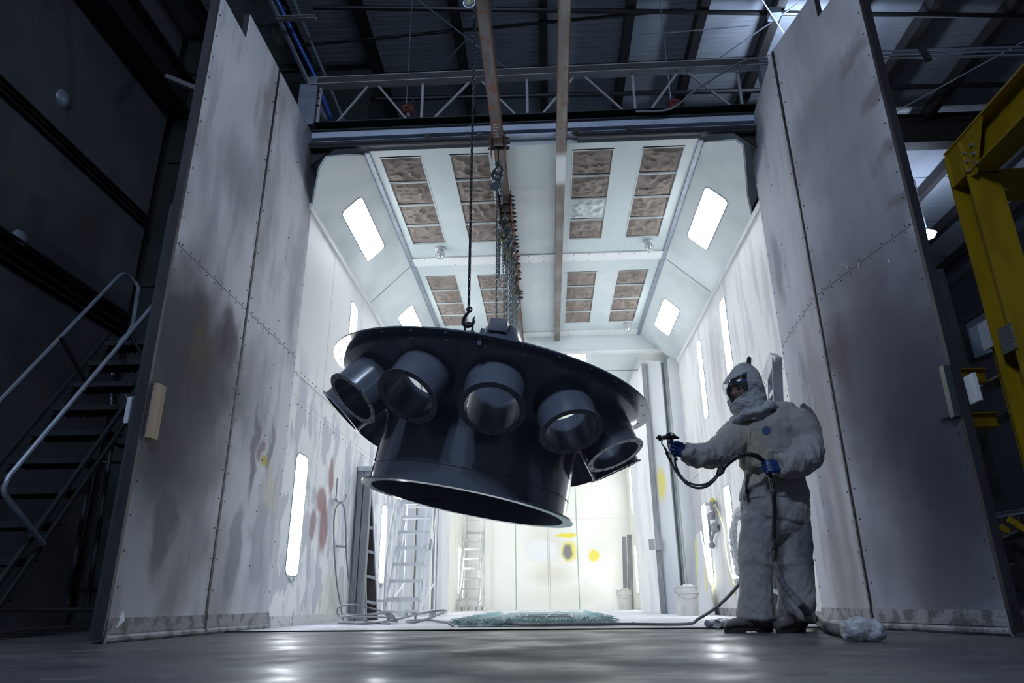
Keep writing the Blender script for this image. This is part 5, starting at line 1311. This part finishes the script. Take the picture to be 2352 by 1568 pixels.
def fine(rows, sub=3):
    out = []
    for i in range(len(rows) - 1):
        for k in range(sub):
            f_ = k / sub; out.append([(rows[i][j][0].lerp(rows[i + 1][j][0], f_), rows[i][j][1]) for j in range(NA)])
    out.append(rows[-1]); return out
rows = fine(rows)
def split(sel):
    b = B(); g = {}
    def vert(i, j):
        j %= NA
        if (i, j) not in g: g[(i, j)] = b.bm.verts.new(rows[i][j][0])
        return g[(i, j)]
    for i in range(len(rows) - 1):
        for j in range(NA):
            c = (rows[i][j][0] + rows[i + 1][(j + 1) % NA][0]) / 2; t = rows[i][j][1] + PI / NA
            t = abs((t + PI) % (2 * PI) - PI); k_ = min(1, t / 1.25)
            vis = t < 1.22 and (zb0 + (zb1 - zb0) * k_ < c.z < zt0 + (zt1 - zt0) * k_)
            if vis == sel: b.bm.faces.new((vert(i, j), vert(i, (j + 1)), vert(i + 1, (j + 1)), vert(i + 1, j)))
    return b
b = split(False)
bmesh.ops.subdivide_edges(b.bm, edges=b.bm.edges, cuts=1, use_grid_fill=True)
def hm(p): return .6 if p.z > zt0 else 1.7
wrinkle(b, .0040, (1, 1, 1.6), 4.1, hm)
o = b.obj('hood', m_hood, person, smooth=True); sl = o.modifiers.new('solid', 'SOLIDIFY'); sl.thickness = .006; sl.offset = -1
b = split(True); o = b.obj('visor', m_visor, person, smooth=True)
b = B()  # visor rim
top = [[], []]
for j in range(-16, 17):
    t = 2 * PI * j / NA; k_ = min(1, abs(t) / 1.25)
    for w_, (z0, z1) in enumerate(((zt0, zt1), (zb0, zb1))):
        z = z0 + (z1 - z0) * k_; best = min(rows, key=lambda r_: abs(r_[0][0].z - z)); top[w_].append(best[j % NA][0] * 1.0)
for L_ in top: b.tube(L_, .005, 6)
b.obj('visor_rim', m_hood, person, smooth=True)
# rolled collar around the neck, crest tab
b = B(); c = pp(1733, 950, HY); ring = []
for j in range(36):
    t = 2 * PI * j / 36; ring.append(c + V((.145 * math.cos(t), .12 * math.sin(t), .045 * math.cos(t) + .008 * math.sin(t * 5))))
b.tube(ring, [.026 + .008 * math.sin(j * 1.7) for j in range(36)], 12, closed=True)
b = remesh(b, .008, 3); wrinkle(b, .005, (1, 1, 2), 1.0); b.obj('collar', m_hood, person, smooth=True)
b = B(); b.plate([pp(1714, 838, HY), pp(1717, 820, HY), pp(1722, 818, HY), pp(1726, 822, HY), pp(1725, 842, HY)], (0, .02, 0)); b.obj('crest_tab', m_belt, person)

# ---- head
hc = pp(1712, 899, HY); tilt = Matrix.Rotation(.0, 3, 'X')
b = B(); NU, NV = 48, 36; grid = []
for i in range(NV + 1):
    ph = -PI / 2 + PI * i / NV; row = []
    for j in range(NU):
        th = 2 * PI * j / NU; f_, s_, z_ = math.cos(ph) * math.cos(th), math.cos(ph) * math.sin(th), math.sin(ph)
        jaw = 1 - .22 * max(0, -z_ - .2) ; x = .094 * f_ * (jaw if f_ > 0 else jaw * .9); y = .074 * s_ * jaw; z = .118 * z_
        if f_ > 0:
            g_ = lambda y0, z0, sy, sz: math.exp(-((y - y0) / sy) ** 2 - ((z - z0) / sz) ** 2)
            x += .026 * g_(0, -.022, .012, .016) + .014 * g_(0, .0, .010, .022) + .006 * (g_(.03, .028, .022, .008) + g_(-.03, .028, .022, .008))
            x -= .010 * (g_(.031, .010, .016, .012) + g_(-.031, .010, .016, .012))
            x += .007 * g_(0, -.056, .022, .006) + .006 * g_(0, -.066, .018, .006) + .010 * g_(0, -.092, .024, .014) - .004 * g_(0, -.061, .02, .003)
        row.append(b.bm.verts.new(hc + F * x + S * y + V((0, 0, z - .02 * f_ * .5))))
    grid.append(row)
for i in range(NV):
    for j in range(NU):
        k = (j + 1) % NU; b.bm.faces.new((grid[i][j], grid[i][k], grid[i + 1][k], grid[i + 1][j]))
bmesh.ops.remove_doubles(b.bm, verts=b.bm.verts, dist=.0005)
b.tube([hc + V((0, 0, -.08)) - F * .02, hc + V((0, 0, -.18)) - F * .03], .055, 16)
for s_ in (-1, 1): b.sphere(hc + S * s_ * .077 + V((0, 0, -.005)), (.016, .010, .03), 10, 8)
b.obj('head', m_skin, person, smooth=True)
b = B()
for s_ in (-1, 1): b.sphere(hc + F * .078 + S * s_ * .031 + V((0, 0, .008)), .0125, 12, 8)
b.obj('eyes', m_eye, person, smooth=True)
b = B()
for s_ in (-1, 1): b.tube([hc + F * .093 + S * s_ * .016 + V((0, 0, .026)), hc + F * .092 + S * s_ * .034 + V((0, 0, .031)), hc + F * .080 + S * s_ * .05 + V((0, 0, .025))], .0035, 6)
b.obj('eyebrows', m_hair, person, smooth=True)
b = B(); b.tube([hc + F * (.093 - .02 * abs(t)) + S * .022 * t + V((0, 0, -.061)) for t in (-1, -.5, 0, .5, 1)], .004, 6); b.obj('mouth', m_lips, person, smooth=True)
b = B(); ring = [hc + F * .099 * math.cos(t) + S * .080 * math.sin(t) + V((0, 0, .058)) for t in np.linspace(0, 2 * PI, 33)[:-1]]
b.tube(ring, .014, 8, closed=True, squash=(1, .35)); b.tube([hc + F * .07 + V((0, 0, .075)), hc + V((0, 0, .125)), hc - F * .08 + V((0, 0, .07))], .010, 8)
b.obj('head_harness', m_band, person, smooth=True)
b = B()
for a in (.55, .95): p = hc + F * .11 * math.cos(a) - S * .10 * math.sin(a) + V((0, 0, .078)); b.sphere(p, .008, 10, 6)
b.obj('visor_stud', m_signw, person, smooth=True)
b = B(); b.lathe([(0, .125), (.05, .115), (.082, .08), (.09, .04), (.088, 0), (.08, -.04)], hc - F * .006, (0, 0, 1), 28); b.obj('hair', m_hair, person, smooth=True)

# ---- breathing hose over the left shoulder
b = B(); q = curve([pp(1842, 930, 5.22), pp(1862, 948, 5.18), pp(1876, 975, 5.12), pp(1881, 1002, 5.07), pp(1878, 1030, 5.05), pp(1868, 1060, 5.06), pp(1850, 1085, 5.1)], 14)
b.tube(q, [.020 + (.004 if i % 2 else 0) for i in range(len(q))], 12); b.obj('breathing_hose', m_sleeve, person, smooth=True)

# ---- gloved hands
def hand(name, wrist, fd, back, thumb_side, curls, spread=.0, tc=(.5, .5), scale=1.0):
    X = V(fd).normalized(); Z = V(back); Z = (Z - X * Z.dot(X)).normalized(); Y = Z.cross(X) * thumb_side
    W = lambda x, y, z: wrist + (X * x + Y * y + Z * z) * scale
    b = B()
    for yy in (-.030, -.012, .008, .026):
        b.tube([W(-.02, yy * .7, 0), W(.02, yy * .9, .002), W(.06, yy * 1.05, .004), W(.088, yy * 1.1, 0)], [.017 * scale, .018 * scale, .0165 * scale, .013 * scale], 12)
    b.tube([W(-.055, 0, 0), W(-.02, 0, 0), W(.0, 0, 0)], [.034 * scale, .031 * scale, .03 * scale], 18, squash=(1, .85))
    Ls = [.060, .076, .082, .074]; ys = [-.035, -.013, .010, .032]
    for k in range(4):
        base = V((.086 if k not in (0, 3) else .08, ys[k], 0)); a = 0; p = base.copy(); path = [W(base.x - .02, base.y, 0), W(*p)]; rr = [.0115 * scale, .0112 * scale]
        for j, fr in enumerate((.45, .31, .24)):
            a += curls[k][j]; p = p + V((math.cos(a), spread * (ys[k] > 0 and 1 or -1), -math.sin(a))) * Ls[k] * fr
            path.append(W(*p)); rr.append((.0108 - .0009 * j) * scale)
        b.tube(path, rr, 10); b.sphere(path[-1], rr[-1] * 1.0, 8, 6)
    tp = [V((.005, .024, -.004)), V((.035, .045, -.014)), V((.060, .050, -.030)), V((.078, .040, -.046))]
    tp[2] = tp[1] + V((.9, .25 - tc[0], -.35)).normalized() * .036; tp[3] = tp[2] + V((.8, -.1 - tc[1], -.5)).normalized() * .030
    b.tube([W(*p) for p in tp], [.017 * scale, .0155 * scale, .0125 * scale, .011 * scale], 10); b.sphere(W(*tp[3]), .0108 * scale, 8, 6)
    b = remesh(b, .0042, 2, .4); wrinkle(b, .0009, (2, 2, 2), 3.0)
    return b.obj(name, m_glove, person, smooth=True)
wr = pp(1573, 1037, 4.88)
hand('glove', wr, (-1, 0, .28), (.05, 1, .1), 1, [(1.2, 1.5, .9), (1.15, 1.5, .9), (1.1, 1.45, .8), (.35, .5, .6)], tc=(.2, .3), scale=.98)
wl = pp(1790, 1070, 4.80)
hand('glove', wl, (-1, -.08, -.05), (.1, -1, .25), -1, [(1.1, 1.4, .9), (1.05, 1.4, .9), (1.0, 1.35, .8), (.9, 1.2, .8)], tc=(.3, .5), scale=1.02)

# ---- boots
def boot(c, d, L=.30):
    d = V(d).normalized(); s_ = V((-d.y, d.x, 0)); W = lambda x, y, z: c + d * x + s_ * y + V((0, 0, z))
    b = B()
    st_ = [(-.10, .036, .050, .075), (-.06, .042, .058, .10), (0, .043, .060, .115), (.05, .047, .056, .115), (.10, .052, .050, .100), (.15, .054, .044, .088), (.19, .047, .036, .074), (.215, .030, .028, .055)]
    pr = None
    for x, hw, zc, top in st_:
        row = [b.bm.verts.new(W(x, hw * math.cos(t), .024 + (top - .024) * (.5 + .5 * math.sin(t)))) for t in np.linspace(0, 2 * PI, 21)[:-1]]
        if pr: 
            for j in range(20): b.bm.faces.new((pr[j], pr[(j + 1) % 20], row[(j + 1) % 20], row[j]))
        else: b.bm.faces.new(row[::-1])
        pr = row
    b.bm.faces.new(pr); b.tube([W(-.03, 0, .06), W(-.035, 0, .20)], [.052, .05], 18)
    b = remesh(b, .007, 3); wrinkle(b, .0022, (1, 1, 1), 1.2); o = b.obj('boot', m_boot, person, smooth=True)
    b = B(); out = []
    for t in np.linspace(0, 2 * PI, 33)[:-1]:
        x = .055 + .165 * math.cos(t); hw = .052 if x > .03 else .044
        out.append((x, hw * math.sin(t) * (1 - .12 * math.cos(t) ** 2)))
    b.plate([W(x, y, .002) for x, y in out], (0, 0, .026)); b.box((0, 0, 0), (.0001, .0001, .0001))
    b = B(); b.plate([W(x, y, .010) for x, y in out], (0, 0, .020)); b.plate([W(x, y * .95, .0015) for x, y in out if x < .0], (0, 0, .012)); b.plate([W(x, y * .97, .0015) for x, y in out if x > .07], (0, 0, .012)); b.obj('sole', m_sole, o)
boot(V((1.35, 5.04, 0)), (-1, -.10, 0))
boot(V((1.60, 5.03, 0)), (-.75, -.66, 0))

# ================================================================== SPRAY GUN AND ITS HOSES
gp = lambda x, y, Y=4.88: pp(x, y, Y)
gun = thing('spray_gun', 'black paint spray gun in the raised gloved hand, pointing left', 'spray gun', gp(1533, 1005))
b = B(); b.tube([gp(1553, 1004), gp(1543, 1003), gp(1530, 1004), gp(1521, 1005)], [.012, .016, .017, .015], 14); b.tube([gp(1540, 996), gp(1530, 998)], .009, 8)
b.tube(curve([gp(1535, 1000), gp(1537, 994), gp(1545, 995), gp(1552, 1001), gp(1555, 1007)], 4), .005, 6); b = remesh(b, .0035, 1); b.obj('body', m_gun, gun, smooth=True)
b = B(); b.lathe([(0, 0), (.012, 0), (.022, .008), (.022, .022), (.016, .026), (0, .026)], gp(1520, 1005), gp(1511, 1006) - gp(1520, 1005), 18)
for s_ in (-1, 1): b.box(gp(1513, 1005) + V((-.018, s_ * .016 - .004, -.006)), gp(1513, 1005) + V((-.004, s_ * .016 + .004, .006)))
b.obj('air_cap', m_gun, gun, smooth=True)
b = B(); b.tube([gp(1541, 1006), gp(1544, 1018), gp(1547, 1032), gp(1551, 1049)], [.013, .012, .012, .013], 12, squash=(1, .8)); b.obj('grip', m_gun, gun, smooth=True)
b = B(); b.tube(curve([gp(1534, 1007), gp(1533, 1018), gp(1536, 1028), gp(1538, 1034)], 4), .004, 6); b.obj('trigger', m_gun, gun, smooth=True)
b = B(); b.tube([gp(1552, 1003), gp(1560, 1006)], [.010, .008], 10); b.obj('needle_knob', m_gun, gun, smooth=True)
hs = thing('spray_hose', 'dark taped hose from the spray gun through the gloved hand to the floor', 'hose', gp(1660, 1085, 4.8))
b = B(); b.tube(curve([gp(1521, 1009), gp(1520, 1018), gp(1526, 1027), gp(1531, 1036), gp(1534, 1046), gp(1541, 1060), gp(1552, 1080), gp(1564, 1096), gp(1578, 1111, 4.85), gp(1600, 1120, 4.83), gp(1622, 1117, 4.8), gp(1640, 1103, 4.78), gp(1652, 1086, 4.77)], 6), [.005] * 12 + [.009] * 61, 8); b.obj('fluid_line', m_hosed, hs, smooth=True)
b = B(); b.tube(curve([gp(1551, 1049), gp(1551, 1062), gp(1556, 1078), gp(1565, 1094), gp(1580, 1107, 4.86), gp(1600, 1113, 4.84), gp(1622, 1111, 4.81), gp(1640, 1098, 4.79), gp(1653, 1082, 4.78)], 6), .0075, 8); b.obj('air_line', m_hosed, hs, smooth=True)
b = B()
for x, y in ((1531, 1038), (1538, 1052), (1551, 1052)): b.cyl(gp(x, y), gp(x + 3, y + 6), .013, n=8)
b.obj('coupling', m_gun, hs)
b = B(); q = [gp(1648, 1092, 4.77), gp(1655, 1081, 4.77), gp(1661, 1074, 4.77)]; b.tube(q, [.014, .026, .018], 10); b = remesh(b, .005, 1); wrinkle(b, .002); b.obj('tape_wrap', m_tape, hs, smooth=True)
q = curve([gp(1659, 1076, 4.77), gp(1680, 1056, 4.77), gp(1705, 1044, 4.76), gp(1728, 1044, 4.76), gp(1744, 1051, 4.79), gp(1757, 1062, 4.835), gp(1765, 1078, 4.845), gp(1770, 1100, 4.82), gp(1776, 1130, 4.80), gp(1778, 1170, 4.82), gp(1777, 1215, 4.84), gp(1777, 1255, 4.85), gp(1780, 1295, 4.84)], 6)
b = B(); b.tube(q, [.0165 + .003 * noise.noise(p * 20) for p in q], 10); b.obj('taped_section', m_tape, hs, smooth=True)
q = curve([gp(1780, 1292, 4.84), gp(1788, 1318, 4.83), gp(1802, 1345, 4.82), gp(1824, 1372, 4.8), gp(1848, 1397, 4.76), onz(1875, 1424, .05), onz(1905, 1440, .036), onz(1945, 1450, .034), onz(1975, 1450, .034)], 6)
b = B(); b.tube(q, [.019 + .010 * min(1, i / 30) + .003 * noise.noise(p * 18) for i, p in enumerate(q)], 12); b.obj('grey_sleeve', m_sleeve, hs, smooth=True)
b = B(); e = onz(1985, 1449, .05); q = [e + V((x, y, z)) for x, y, z in ((-.10, 0, 0), (-.03, .0, .01), (.05, 0, .0), (.09, 0, 0))]
b.tube(q, [.040, .050, .048, .030], 12); b = remesh(b, .008, 1); wrinkle(b, .009, (1, 1, 1), 5); b.obj('plastic_end', m_plastic, hs, smooth=True)
